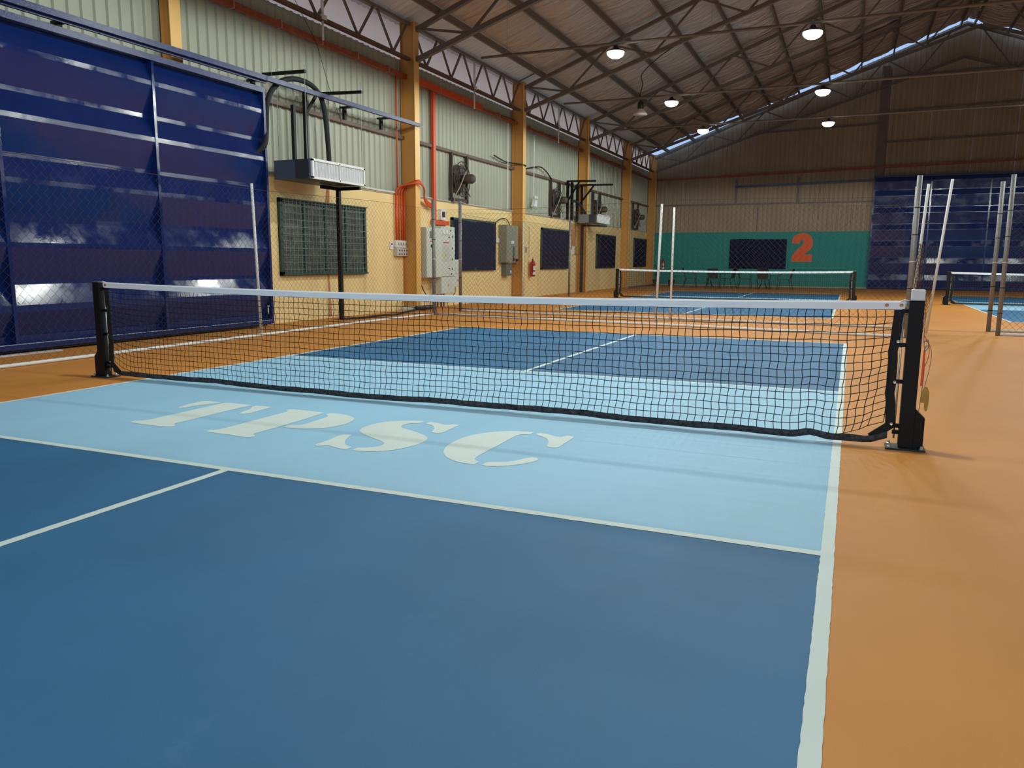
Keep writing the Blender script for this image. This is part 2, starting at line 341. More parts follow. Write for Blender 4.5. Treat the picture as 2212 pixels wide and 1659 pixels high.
# ================================================================== NETS
def net(cx, cy, xl, xr, label, cell=0.05, strand=0.0024, detail=True, group=None):
    t = thing('pickleball_net', label, 'net', (cx, cy, 0), group)
    XL_, XR_ = xl, xr
    def top(x): u = (x - (XL_ + XR_) / 2) / ((XR_ - XL_) / 2); return 0.868 + 0.038 * u * u
    def bot(x):
        e = min(x - XL_, XR_ - x); b = 0.040 + 0.003 * math.sin(x * 2.1) + 0.003 * math.sin(x * 5.7 + 1)
        if e < 0.14: b += (0.14 - e) / 0.14 * 0.05
        if detail: b += 0.022 * math.exp(-((x - 2.86) / 0.07) ** 2)
        return b
    th = 0.052
    # top tape: folded band, slightly thick
    n = 60; mb = MB(); base = 0
    for i in range(n + 1):
        x = XL_ + (XR_ - XL_) * i / n; zt = top(x); w = 0.0015 * math.sin(i * 0.9)
        for y, z in ((-0.007 + w, zt - th), (-0.009 + w, zt - 0.01), (-0.004 + w, zt), (0.004 + w, zt), (0.009 + w, zt - 0.01), (0.007 + w, zt - th)):
            mb.v.append((cx + x, cy + y, z))
    for i in range(n):
        for k in range(6):
            a = i * 6 + k; b = i * 6 + (k + 1) % 6
            mb.f.append((a, a + 6, b + 6, b))
    mb.f.append(tuple(range(6))); mb.f.append(tuple(n * 6 + k for k in reversed(range(6))))
    tp = mb.build('top_tape', TAPE, t)
    if detail:
        for gx in (XR_ - 0.02, XR_ - 0.10, XL_ + 0.03):
            g = MB().lathe((cx + gx, cy - 0.0105, top(gx) - 0.026), [(0.006, -0.002), (0.0105, -0.003), (0.0105, 0.002), (0.006, 0.002)], 14, 'y')
            g.build('grommet', mat('brass', (196, 140, 96), 0.3, metal=0.8), tp)
    # bottom band
    mb = MB(); n = 150; rows = []
    for i in range(n + 1):
        x = XL_ + 0.04 + (XR_ - XL_ - 0.08) * i / n; zb = bot(x); hh = 0.045 if detail else 0.05
        tw = 0.006 * math.sin(x * 11) + 0.004 * math.sin(x * 29)
        yy = 0.0 + 0.02 * math.sin(x * 1.7) + tw; j = random.uniform(-0.003, 0.003)
        for y, z in ((yy - 0.008, zb - 0.02), (yy - 0.012 + j, zb), (yy - 0.005, zb + hh - 0.022 + j), (yy + 0.006, zb + hh - 0.024), (yy + 0.011, zb), (yy + 0.006, zb - 0.02)):
            mb.v.append((cx + x, cy + y, max(0.004, z)))
    for i in range(n):
        for k in range(6):
            a = i * 6 + k; b = i * 6 + (k + 1) % 6
            mb.f.append((a, a + 6, b + 6, b))
    mb.f.append(tuple(range(6))); mb.f.append(tuple(n * 6 + k for k in reversed(range(6))))
    mb.build('bottom_band', mat('scuffed_black_fabric', (18, 19, 22), 0.7, noise=1, rgb2=(70, 74, 78), nscale=38, bump=.6, bscale=40, bdist=.02), t)
    # side bands
    for s, xe in ((-1, XL_), (1, XR_)):
        mb = MB(); m = 14
        for i in range(m + 1):
            z = 0.135 + (top(xe) - th - 0.135) * i / m
            xo = xe - s * 0.028 - s * 0.014 * math.sin(math.pi * i / m) - s * (0.006 if i in (4, 9) else 0)
            for dx, dy in ((-0.027, -0.006), (0.027, -0.006), (0.027, 0.006), (-0.027, 0.006)): mb.v.append((cx + xo + dx, cy + dy, z))
        for i in range(m):
            for k in range(4):
                a = i * 4 + k; b = i * 4 + (k + 1) % 4; mb.f.append((a, b, b + 4, a + 4))
        mb.f.append((3, 2, 1, 0)); mb.f.append(tuple(m * 4 + k for k in range(4)))
        sb = mb.build('side_band', BLACKF, t)
        # diagonal corner strap
        MB().bar((cx + xe - s * 0.01, cy, 0.155), (cx + xe - s * 0.135, cy - 0.01, 0.055), 0.012, 0.05).build('corner_strap', BLACKF, t)
        if detail:
            for gz in (0.66, 0.41, 0.15):
                MB().lathe((cx + xe - s * 0.022, cy - 0.009, gz), [(0.004, 0.001), (0.009, -0.001), (0.009, 0.003), (0.004, 0.003)], 12, 'y').build('grommet', ZINC, sb)
    # mesh
    x0, x1 = XL_ + 0.055, XR_ - 0.055; nc = int(round((x1 - x0) / cell)); nr = 16 if detail else 13
    def node(i, j):
        x = x0 + (x1 - x0) * i / nc; zt = top(x) - th; zb = bot(x) + 0.02 + .08 * max(0, .28 - min(x - XL_, XR_ - x)) / .28; t_ = j / nr
        z = zt + (zb - zt) * t_
        edge = min(x - x0, x1 - x) / 0.5
        sh = 0.0
        if detail:
            sh = 0.004 * math.sin(j * 1.9 + i * 0.33) - 0.035 * (t_ ** 4) * (0.5 + 0.5 * math.sin(x * 1.3 + 0.4))
            sh += 0.05 * max(0, 1 - edge) * t_ ** 3 * (-1 if x > 0 else 1)
            z += 0.002 * math.sin(i * 0.7 + j) + 0.012 * max(0, 1 - edge) * math.sin(math.pi * t_)
            y = 0.02 * math.sin(x * 1.7) * t_ + 0.004 * math.sin(i * 1.3 + j * 2.1)
        else: y = 0.0
        sh = sh if 0 < i < nc else sh * 0.2
        return (cx + x + sh, cy + y, z)
    mb = MB(); ns = 4 if detail else 3
    for i in range(nc + 1):
        mb.tube([node(i, j) for j in range(nr + 1)], strand, ns, False)
    for j in range(nr + 1):
        mb.tube([node(i, j) for i in range(nc + 1)], strand, ns, False)
    tag(mb.build('net_mesh', CORD, t), kind='stuff')
    return t
def net_post(x, y, side, label, big=True, cap=False):
    """side = +1: stands right of the net"""
    t = thing('net_post', label, 'post', (x, y, 0))
    MB().box((x - 0.041, y - 0.041, 0.012), (x + 0.041, y + 0.041, 0.905)).build('post_tube', BLACKM, t, bevel=0.004)
    pl = MB().box((x - 0.11, y - 0.075, 0.0), (x + 0.11, y + 0.075, 0.012)).build('base_plate', mat('plate_steel', (52, 58, 58), 0.4, metal=0.4), t)
    for sx in (-1, 1):
        for sy in (-1, 1):
            MB().lathe((x + sx * 0.088, y + sy * 0.05, 0.012), [(0.012, 0), (0.012, 0.006), (0.009, 0.008), (0.009, 0.016), (0.005, 0.021)], 8).build('bolt', ZINC, pl)
    gx = x + side * 0.041
    MB().prism([(gx, y - 0.03, 0.012), (gx + side * 0.055, y - 0.03, 0.012), (gx + side * 0.055, y - 0.03, 0.20), (gx, y - 0.03, 0.255)], (0, 0.06, 0)).build('winch_housing', BLACKM, t)
    rx = x - side * 0.065
    rod = MB().tube([(rx, y, 0.06), (rx, y, 0.86)], 0.0055, 8).build('lacing_rod', ZINC, t, True)
    for cz in (0.845, 0.64, 0.415, 0.14, 0.10):
        MB().box((rx - 0.012 if side > 0 else x + 0.03, y - 0.012, cz - 0.012), (x - 0.03 if side > 0 else rx + 0.012, y + 0.012, cz + 0.012)).build('rod_bracket', BLACKM, rod)
    MB().lathe((rx - side * 0.0, y - 0.008, 0.885), [(0.008, 0), (0.018, 0.002), (0.018, 0.014), (0.008, 0.016)], 14, 'y').build('pulley', ZINC, t)
    MB().box((x - 0.043, y - 0.043, 0.905), (x + 0.043, y + 0.043, 0.909)).build('post_cap', ZINC if not cap else BLACKM, t)
    if cap:
        MB().box((x - 0.033, y - 0.036, 0.909), (x + 0.040, y + 0.036, 0.975)).build('top_block', WHITEP, t, bevel=0.004)
    MB().tube([(rx - side * 0.03, y - 0.004, 0.888), (rx - side * 0.015, y - 0.004, 0.905), (rx, y - 0.004, 0.91), (x - side * 0.03, y - 0.004, 0.903)], 0.006, 6).build('tension_cord', ROPE, t, True)
    return t
net(0, 0, -3.435, 3.345, 'near black net with a white top tape, nearest to the camera')
net_post(3.407, 0, 1, 'black square net post beside the orange floor with a white block on top', cap=True)
net_post(-3.50, 0, -1, 'black square net post in front of the large blue sliding door')
net(-0.30, 18.75, -3.36, 3.36, 'net of the second court, in front of the teal wall', cell=0.055, strand=0.0035, detail=False)
net_post(-3.73, 18.75, -1, 'distant black net post in front of the yellow wall')
net_post(3.12, 18.75, 1, 'distant black net post in front of the teal wall')
net(9.0, 19.4, -3.44, 3.4, 'net of the court in front of the far blue door', cell=0.06, strand=0.0035, detail=False)
net_post(5.50, 19.4, -1, 'distant black net post in front of the far blue door')
net_post(12.46, 19.4, 1, 'far right black net post beyond the white capped post')
# cords, strap and tag hanging on the near right post
hang = thing('cord_bundle', 'tangle of thin grey cords hanging on the outer side of the near post', 'cord', (3.47, 0, 0))
def wob(pts, n=6):
    out = []
    for i in range(len(pts) - 1):
        p0, p1, p2, p3 = (Vector(pts[max(0, min(len(pts) - 1, i + k))]) for k in (-1, 0, 1, 2))
        for k in range(n):
            t = k / n
            out.append(0.5 * ((2 * p1) + (p2 - p0) * t + (2 * p0 - 5 * p1 + 4 * p2 - p3) * t * t + (-p0 + 3 * p1 - 3 * p2 + p3) * t**3))
    out.append(Vector(pts[-1])); return out
MB().tube(wob([(3.453, -0.02, 0.93), (3.458, -0.02, 0.80), (3.46, -0.02, 0.68), (3.47, -0.03, 0.60), (3.475, -0.03, 0.48), (3.47, -0.03, 0.33), (3.465, -0.03, 0.24)]), 0.0022, 5).build('cord', GREYC, hang, True)
MB().tube(wob([(3.46, -0.03, 0.67), (3.485, -0.03, 0.66), (3.505, -0.04, 0.60), (3.50, -0.04, 0.50), (3.485, -0.04, 0.40), (3.475, -0.03, 0.30)]), 0.002, 5).build('cord', GREYC, hang, True)
MB().tube(wob([(3.462, -0.02, 0.70), (3.49, -0.03, 0.64), (3.49, -0.03, 0.57), (3.47, -0.03, 0.50)]), 0.002, 5).build('cord', mat('rust_cord', (176, 84, 50), 0.7), hang, True)
MB().tube(wob([(3.46, -0.03, 0.66), (3.48, -0.04, 0.68), (3.485, -0.03, 0.63), (3.465, -0.03, 0.61), (3.478, -0.04, 0.65)]), 0.0028, 5).build('knot', GREYC, hang, True)
tag(MB().bar((3.468, -0.035, 0.61), (3.466, -0.035, 0.40), 0.004, 0.012, (1, 0, 0)).build('cord_strap', REDO), 'bright orange strap hanging on the outer side of the near post', 'strap')
tg = [(3.468, 0.345), (3.472, 0.37), (3.485, 0.40), (3.50, 0.395), (3.512, 0.365), (3.512, 0.30), (3.508, 0.255), (3.498, 0.248), (3.490, 0.265), (3.488, 0.30), (3.468, 0.30)]
cl = tag(MB().prism([(x, -0.05, z) for x, z in tg], (0, 0.006, 0)).build('card_glove', WOOD), 'worn yellow hooked card hanging beside the near right post', 'tag')

# ================================================================== WALLS: LEFT
wl = struct('wall_left', MB().box((XL - 0.25, YN, 0), (XL, YB, 2.55)), YELLOW)
WORLD[wl.name] = Vector((0, 0, 0))
# corrugated sheet, one shared mesh of 0.8 m with four ribs
def corr(w=0.8, z0=0.0, z1=2.9, pitch=0.2, depth=0.028, nseam=None):
    mb = MB(); prof = []
    y = 0.0; k = int(round(w / pitch))
    for i in range(k):
        a = i * pitch
        prof += [(a, 0), (a + pitch * 0.62, 0), (a + pitch * 0.72, depth), (a + pitch * 0.90, depth)]
    prof.append((w, 0))
    for (u, d) in prof: mb.v.append((d, u, z0)); mb.v.append((d, u, z1))
    for i in range(len(prof) - 1):
        a = i * 2; mb.f.append((a, a + 2, a + 3, a + 1))
    return mb
sheet0 = corr(0.8, 2.5, 5.45).build('cladding_sheet', CLAD, wl)
for i in range(int((YB - YN) / 0.8) + 1):
    y = YN + i * 0.8
    o = sheet0 if i == 0 else sheet0.copy()
    if i: COL.objects.link(o)
    o.parent = wl; o.location = (XL - 0.06 + (0.004 if i % 2 else 0), y, 0)
MB().poly([(XL - .05, YN, 5.45), (XL - .05, YB, 5.45), (XL - .05, YB, 6.3), (XL - .05, YN, 6.3)]).build('eave_lining', LINING, wl)
MB().box((XL - 0.02, YN, 3.76), (XL + 0.05, YB, 3.83)).build('girt', RUSTY, wl)
MB().box((XL - 0.03, YN, 2.55), (XL + 0.02, YB, 2.565)).build('wall_coping', CONC, wl)
# brown patch and cracks of repaired plaster
MB().poly([(XL + 0.002, 21.6, 1.55), (XL + 0.002, 22.2, 1.5), (XL + 0.002, 22.25, 2.45), (XL + 0.002, 21.5, 2.5), (XL + 0.002, 21.45, 1.8)]).build('plaster_patch', STAIN, wl)

MB().poly([(XL + .003, 7.32, .02), (XL + .003, 7.42, .02), (XL + .003, 7.40, .5), (XL + .003, 7.37, .84), (XL + .003, 7.31, .84), (XL + .003, 7.34, .45)]).build('wall_stain', STAIN, wl)
MB().poly([(XL + .003, 7.32, 2.21), (XL + .003, 7.44, 2.21), (XL + .003, 7.46, 2.53), (XL + .003, 7.36, 2.53)]).build('wall_stain', STAIN, wl)

# columns
COLY = [-8.6, -2.4, 3.68, 10.23, 16.40, 22.48, 28.35, 33.05]
ORD = ['added behind the camera as fill light', 'beside the camera', 'behind the near blue door top', 'nearest to the open yellow wall, beside the four orange conduits', 'with a white pipe at its foot', 'beside the second hanging unit', 'with the last but one blue board beside it', 'in the far left corner beside the teal wall']
for y, w in zip(COLY, ORD):
    dp = .17 if -6 < y < 5.3 else .335
    c = thing('steel_column', 'amber painted steel column on the left wall, ' + w, 'column', (XL + 0.17, y, 0))
    MB().box((XL - 0.0, y - 0.10, 0), (XL + 0.012, y + 0.10, 6.2)).build('flange', AMBER, c)
    MB().box((XL + 0.012, y - 0.055, 0), (XL + dp, y + 0.055, 6.2)).build('web', AMBER, c)
    MB().box((XL + dp, y - 0.10, 0), (XL + dp + .015, y + 0.10, 6.2)).build('flange', AMBER_LIT, c)
# eave trusses
NAMES = ['added behind the camera as fill light', 'beside the camera', 'over the near hanging unit', 'between the first and second fully visible columns', 'over the second wall fan', 'over the third wall fan', 'in the farthest bay']
for k in range(len(COLY) - 1):
    a, b = COLY[k] + 0.08, COLY[k + 1] - 0.08; x = XL + 0.2
    t = thing('eave_truss', 'brown steel lattice truss under the left eave, ' + NAMES[k], 'truss', (x, (a + b) / 2, 5.43))
    MB().box((x - 0.05, a, 5.40), (x + 0.05, b, 5.46)).build('bottom_chord', RUSTY, t)
    MB().box((x - 0.05, a, 6.12), (x + 0.05, b, 6.18)).build('top_chord', STEEL, t)
    n = 5; L = b - a
    for i in range(n):
        ya = a + L * (i + 0.06) / n; ym = a + L * (i + 0.5) / n; yb = a + L * (i + 0.94) / n
        MB().bar((x, ya, 6.12), (x, ym, 5.46), 0.035, 0.045).build('lattice_bar', STEEL, t)
        MB().bar((x, ym + 0.03, 5.46), (x, yb, 6.12), 0.035, 0.045).build('lattice_bar', STEEL, t)
# orange cable tray along the wall with conduit branches
t = thing('cable_tray', 'long orange cable tray running along the left wall through the columns', 'tray', (XL + 0.1, 10, 5.05))
MB().box((XL + 0.04, YN + 1, 5.03), (XL + 0.14, YB - 0.2, 5.045)).build('tray_floor', ORRUST, t)
MB().box((XL + 0.135, YN + 1, 5.03), (XL + 0.145, 10.2, 5.12)).build('tray_side', ORRUST, t)
MB().box((XL + 0.135, 10.3, 5.02), (XL + 0.15, 14.0, 5.17)).build('tray_cover', ORTRAY, t)
MB().box((XL + 0.135, 14.0, 5.03), (XL + 0.145, YB - 0.2, 5.10)).build('tray_side', ORRUST, t)
mb = MB()
for q in range(4):
    pts = [(XL + 0.06 + 0.02 * q, y, 5.075 + 0.02 * math.sin(y * 1.7 + q * 2) + 0.012 * q) for y in [YN + 2 + 0.6 * i for i in range(72)]]
    mb.tube(pts, 0.009, 4)
mb.build('cables', mat('bundled_cable', (60, 44, 38), 0.6), t)
i = 0
y = -3.0
while y < 32:
    MB().box((XL + 0.03, y, 5.02), (XL + 0.155, y + 0.03, 5.16)).build('tray_bracket', mat('pinkish_bracket', (176, 130, 110), 0.5), t); y += 1.13
tr = thing('vertical_cable_trunking', 'wide bright orange vertical trunking dropping to the grey switchboard', 'trunking', (XL + 0.1, 11.5, 2.0))
MB().box((XL + 0.01, 11.45, 2.08), (XL + 0.08, 11.56, 5.03)).build('trunking_body', ORTRAY, tr)
MB().box((XL + 0.01, 11.40, 1.98), (XL + 0.12, 12.15, 2.08)).build('trunking_foot', ORTRAY, tr)
MB().box((XL + 0.10, 11.30, 2.30), (XL + 0.14, 11.36, 2.45)).build('clip', DARK, tr)
tag(MB().tube([(XL + 0.06, 9.84, 5.05), (XL + 0.06, 9.84, 2.66)], 0.018, 8).build('thin_orange_conduit', ORTRAY, None, True), 'thin orange conduit dropping from the cable tray beside the first column', 'conduit')
for q in range(4):
    y = 9.78 + q * 0.115
    o = tag(MB().tube([(XL + 0.05, y, 2.62), (XL + 0.05, y, 1.56)], 0.024, 8).build('orange_conduit', ORTRAY, None, True), ['orange conduit nearest the gridded window, first of four above the white switches', 'second orange conduit from the gridded window above the white switches', 'third orange conduit from the gridded window above the white switches', 'orange conduit nearest the first column, last of four above the white switches'][q], 'conduit', 'four parallel orange conduits over the white switches')
MB_clip = None
hs = thing('orange_flexible_hoses', 'bright orange flexible hoses looping over the column foot of the cladding', 'hose', (XL + 0.2, 10.2, 2.6))
for q in range(4):
    y0 = 9.78 + q * 0.115
    MB().tube(wob([(XL + 0.05, y0, 2.60), (XL + 0.12, y0 + 0.06, 2.72 + 0.02 * q), (XL + 0.40, 10.0 + 0.03 * q, 2.80 + 0.02 * q), (XL + 0.42, 10.22, 2.80 + 0.015 * q), (XL + 0.40, 10.42, 2.70), (XL + 0.14, 10.9, 2.48 + 0.02 * q), (XL + 0.10, 11.36, 2.32 + 0.03 * q)], 5), 0.02, 6).build('hose', ORTRAY, hs, True)
# ------- switches under the conduits
sw = thing('switch_bank', 'bank of white switches at the foot of the four orange conduits', 'switch', (XL + 0.06, 10.0, 1.25))
MB().box((XL, 9.72, 1.40), (XL + 0.08, 10.16, 1.56)).build('switch_row', WHITEP, sw)
MB().box((XL, 9.72, 1.22), (XL + 0.10, 10.18, 1.39)).build('switch_row', mat('off_white_plastic', (196, 192, 184), 0.5), sw)
for r in range(2):
    for q in range(4):
        MB().lathe((XL + 0.10, 9.82 + q * 0.1, 1.26 + r * 0.08), [(0.018, 0), (0.016, 0.008)], 10, 'x').build('socket', DARK, sw)
        if r: MB().box((XL + 0.08, 9.80 + q * 0.1, 1.45), (XL + 0.088, 9.84 + q * 0.1, 1.51)).build('switch_rocker', mat('switch_grey', (150, 150, 152), 0.5), sw)
w2 = thing('small_thermostat', 'small white thermostat beside the bank of switches', 'thermostat', (XL + 0.02, 9.6, 1.4))
MB().box((XL, 9.56, 1.36), (XL + 0.03, 9.68, 1.52)).build('case', WHITEP, w2)
MB().box((XL + 0.03, 9.59, 1.46), (XL + 0.032, 9.65, 1.49)).build('display', DARK, w2)
# ------- switchboard
def cabinet(label, y0, y1, z0, z1, d, m=PANELG, name='electrical_cabinet'):
    c = thing(name, label, 'cabinet', (XL + d / 2, (y0 + y1) / 2, z0))
    MB().box((XL, y0, z0), (XL + d, y1, z1)).build('body', m, c)
    MB().box((XL + d, y0 + 0.01, z0 + 0.01), (XL + d + 0.012, y1 - 0.01, z1 - 0.01)).build('door', PANELG if m is PANELG else m, c)
    return c
def hard(c, y, z, w, h, d, m, name, x):
    return MB().box((x, y - w / 2, z - h / 2), (x + d, y + w / 2, z + h / 2)).build(name, m, c)
def warn(c, y, z, x, s=0.07):
    MB().prism([(x, y - s / 2, z - s / 2), (x, y + s / 2, z - s / 2), (x, y, z + s / 2 * 1.2)], (0.002, 0, 0)).build('warning_sign', WARN, c)
    MB().prism([(x + .002, y - .006, z + .02), (x + .002, y + .010, z + .02), (x + .002, y + .002, z - .002), (x + .002, y + .010, z - .002), (x + .002, y - .006, z - .03), (x + .002, y, z - .006), (x + .002, y - .010, z - .006)], (0.001, 0, 0)).build('warning_bolt', DARK, c)
ca = cabinet('tall grey electrical cabinet next to the first column, leftmost of the switchboard', 10.62, 11.34, 0.73, 1.88, 0.32)
xa = XL + 0.332
hard(ca, 10.86, 1.72, 0.16, 0.15, 0.02, mat('meter_dark', (120, 122, 112), 0.4), 'meter', xa)
hard(ca, 10.86, 1.565, 0.18, 0.02, 0.002, REDP, 'red_label', xa)
hard(ca, 10.87, 1.46, 0.10, 0.06, 0.02, DARK, 'selector', xa)
cb = cabinet('tallest grey electrical cabinet with yellow warning triangles and red labels', 11.36, 12.06, 0.33, 1.93, 0.30)
xb = XL + 0.312
for zz, hh in ((1.78, 0.14), (1.30, 0.40)):
    MB().box((xb, 11.42, zz - hh / 2), (xb + 0.004, 11.75, zz + hh / 2)).build('inner_panel', mat('inner_panel_grey', (190, 196, 184), 0.45), cb)
hard(cb, 11.48, 1.80, 0.10, 0.10, 0.012, WHITEP, 'gauge', xb + .004); hard(cb, 11.64, 1.80, 0.10, 0.10, 0.012, WHITEP, 'gauge', xb + .004)
hard(cb, 11.60, 1.55, 0.30, 0.022, 0.002, REDP, 'red_label', xb + .004)
warn(cb, 11.55, 1.25, xb + .006); warn(cb, 11.70, 0.53, xb + .002)
for yy, zz in ((11.83, 1.84), (11.75, 1.68), (11.74, 0.93), (11.86, 0.80)):
    MB().lathe((xb, yy, zz), [(0.016, 0), (0.014, 0.02)], 10, 'x').build('knob', DARK, cb)
for zz in (1.70, 1.42, 1.15, 0.92): hard(cb, 11.92, zz, 0.015, 0.05, 0.012, DARK, 'lock', xb)
MB().box((xb, 11.37, 0.735), (xb + 0.003, 12.05, 0.745)).build('door_joint', mat('joint_dark', (96, 98, 90), 0.6), cb)
cc = cabinet('small grey electrical box at the upper end of the switchboard', 12.08, 12.34, 1.27, 1.80, 0.16)
for zz in (1.70, 1.36): hard(cc, 12.30, zz, 0.04, 0.03, 0.012, DARK, 'catch', XL + 0.172)
cd = cabinet('low grey electrical box in front of the first blue board', 12.10, 12.62, 0.47, 1.15, 0.16, PANELG)
hard(cd, 12.60, 0.95, 0.08, 0.06, 0.05, DARK, 'handle', XL + 0.172)
for yy in (12.28, 12.48): hard(cd, yy, 0.63, 0.015, 0.06, 0.01, DARK, 'lock', XL + 0.172)
MB().box((XL + .172, 12.11, 0.79), (XL + .175, 12.61, 0.80)).build('door_joint', MATS['joint_dark'], cd)
ce = thing('meter_box', 'small white meter box with a dark dial above the switchboard', 'meter', (XL + .04, 11.9, 2.05))
MB().box((XL, 11.78, 2.10), (XL + 0.09, 12.02, 2.36)).build('case', WHITEP, ce)
MB().box((XL + 0.09, 11.83, 2.17), (XL + 0.10, 11.97, 2.30)).build('dial', DARK, ce)
for lab, pts in (('black cable sagging from the leftmost grey cabinet to the floor', [(XL + .05, 10.62, 0.72), (XL + .1, 10.72, 0.60), (XL + .12, 10.85, 0.40), (XL + .12, 11.1, 0.24), (XL + .1, 11.38, 0.20)]),
                 ('black cable sagging from the low grey box to the floor', [(XL + .08, 12.5, 0.47), (XL + .1, 12.45, 0.32), (XL + .1, 12.2, 0.18), (XL + .1, 11.98, 0.12)]),
                 ('black cable arching from the first blue board to the weathered box', [(XL + .05, 15.1, 2.2), (XL + .05, 15.35, 2.3), (XL + .05, 15.7, 2.33), (XL + .05, 15.9, 2.27), (XL + .08, 15.98, 2.15)])):
    tag(MB().tube(wob(pts), 0.012, 5).build('cable', DARK, None, True), lab, 'cable')
cf = thing('floor_conduits', 'short dark conduits rising from the floor under the tallest cabinet', 'conduit', (XL + .1, 11.8, 0))
for yy in (11.55, 11.72, 11.86): MB().tube([(XL + .1, yy, 0), (XL + .1, yy, 0.34)], 0.02, 6).build('conduit', mat('conduit_brown', (110, 60, 44), 0.6), cf)
# ------- weathered control box
cg = thing('control_box', 'weathered grey control box with a red button beside the first blue board', 'box', (XL + .12, 15.8, 1.08))
MB().box((XL, 15.35, 1.08), (XL + 0.24, 16.22, 2.14)).build('body', PANELD, cg)
MB().box((XL + .24, 15.37, 1.10), (XL + 0.252, 16.20, 2.12)).build('door', PANELD, cg)
MB().lathe((XL + .252, 15.86, 1.17), [(0.06, 0), (0.055, 0.02)], 12, 'x').build('switch_plate', DARK, cg)
MB().lathe((XL + .272, 15.86, 1.17), [(0.03, 0), (0.028, 0.03)], 12, 'x').build('red_button', REDX, cg)
MB().box((XL + .252, 16.02, 1.12), (XL + .29, 16.16, 1.19)).build('switch', DARK, cg)
MB().box((XL + .252, 15.82, 1.25), (XL + .28, 15.90, 1.55)).build('isolator', mat('isolator_grey', (96, 104, 112), 0.5), cg)
MB().box((XL + .252, 15.68, 1.62), (XL + .262, 15.88, 1.70)).build('label_plate', WHITEP, cg)
ch = thing('lower_control_box', 'dark grey box mounted under the weathered control box', 'box', (XL + .1, 15.8, 0.68))
MB().box((XL, 15.56, 0.70), (XL + 0.16, 15.98, 1.05)).build('body', mat('box_dark_grey', (104, 108, 100), 0.6), ch)
MB().box((XL + .16, 15.84, 0.76), (XL + .163, 15.92, 0.85)).build('sticker', WHITEP, ch)
tag(MB().box((XL, 15.10, 1.64), (XL + .05, 15.30, 1.76)).build('wall_switch', WHITEP), 'small white wall switch between the first blue board and the weathered box', 'switch')
# second column fittings
tag(MB().tube([(XL + .36, 16.33, 0.02), (XL + .36, 16.33, 2.28)], 0.028, 8).build('white_pipe', WHITE, None, True), 'white vertical pipe at the foot of the second visible column', 'pipe')
pb = tag(MB().prism([(XL + .0, 16.2, 0), (XL + .5, 16.2, 0), (XL + .5, 16.8, 0), (XL + .0, 16.8, 0)], (0, 0, .06)).build('column_footing', CONC), 'pale concrete footing under the second visible column', 'footing')
bl = thing('bulkhead_lamp', 'white batten lamp hanging beside the second visible column', 'lamp', (XL + .1, 16.9, 2.0))
MB().tube([(XL + .1, 16.85, 1.98), (XL + .1, 16.88, 2.45)], 0.035, 8).build('batten', WHITEP, bl, True)
MB().lathe((XL + .1, 16.85, 1.90), [(0.05, 0), (0.06, 0.04), (0.04, 0.09)], 10).build('lamp_holder', DARK, bl)
iso = thing('isolator_switches', 'two small grey isolator boxes above the fire extinguisher', 'switch', (XL + .05, 17.15, 1.35))
MB().box((XL, 17.05, 1.38), (XL + .08, 17.32, 1.55)).build('isolator', mat('isolator_beige', (150, 146, 120), 0.5), iso)
MB().box((XL, 17.08, 1.57), (XL + .06, 17.22, 1.72)).build('isolator', PANELG, iso)
def extinguisher(x, y, z, label, nx, ny):
    e = thing('fire_extinguisher', label, 'extinguisher', (x, y, z))
    MB().lathe((x, y, z), [(0.05, 0), (0.085, 0.012), (0.085, 0.40), (0.075, 0.45), (0.03, 0.485), (0.024, 0.51)], 18).build('cylinder', REDX, e, True)
    MB().box((x - .02, y - .02, z + .51), (x + .02, y + .02, z + .545)).build('valve', DARK, e)
    MB().bar((x, y, z + .55), (x + nx * .03 + .02, y - .10, z + .585), .015, .012).build('lever', DARK, e)
    MB().tube(wob([(x, y - .02, z + .53), (x + nx * .05, y - .09, z + .50), (x + nx * .05, y - .10, z + .30), (x + nx * .05, y - .095, z + .12)]), .011, 6).build('hose', DARK, e, True)
    pts = []
    mb = MB(); n = 8
    for h0, h1 in ((.06, .16), (.20, .34)):
        b0 = len(mb.v)
        for k in range(n + 1):
            a = -0.75 + 1.5 * k / n; c, s_ = math.cos(a), math.sin(a)
            dx, dy = (c * nx - s_ * ny), (c * ny + s_ * nx)
            mb.v.append((x + dx * .0865, y + dy * .0865, z + h0)); mb.v.append((x + dx * .0865, y + dy * .0865, z + h1))
        for k in range(n): mb.f.append((b0 + 2 * k, b0 + 2 * k + 2, b0 + 2 * k + 3, b0 + 2 * k + 1))
    mb.build('paper_label', WHITEP, e)
    return e
extinguisher(XL + .12, 17.70, 0.64, 'red fire extinguisher on the yellow wall before the second blue board', 1, -0.4)
MBn = MB().tube([(XL + .03, 17.62, 1.2), (XL + .03, 17.60, 2.2)], 0.006, 4); tag(MBn.build('thin_wall_wire', GREYC), 'thin grey wire rising from the fire extinguisher on the yellow wall', 'wire')
em = thing('emergency_light', 'white twin head emergency light hanging from a white conduit', 'light', (XL + .1, 17.8, 2.8))
MB().prism([(XL + .06, 17.66, 2.80), (XL + .06, 17.94, 2.80), (XL + .06, 17.94, 3.0), (XL + .06, 17.80, 3.0)], (.1, 0, 0)).build('case', WHITEP, em)
for yy in (17.73, 17.87): MB().lathe((XL + .12, yy, 3.08), [(0.03, 0), (0.055, 0.05), (0.05, 0.06)], 10, 'x').build('lamp_head', WHITEP, em)
MB().tube([(XL + .08, 17.82, 3.0), (XL + .08, 17.82, 4.95)], 0.016, 6).build('conduit', WHITE, em)
tag(MB().tube([(XL + .06, 15.85, 2.6), (XL + .06, 15.85, 5.0)], 0.014, 6).build('white_conduit', WHITE), 'thin white conduit on the cladding before the second visible column', 'conduit')
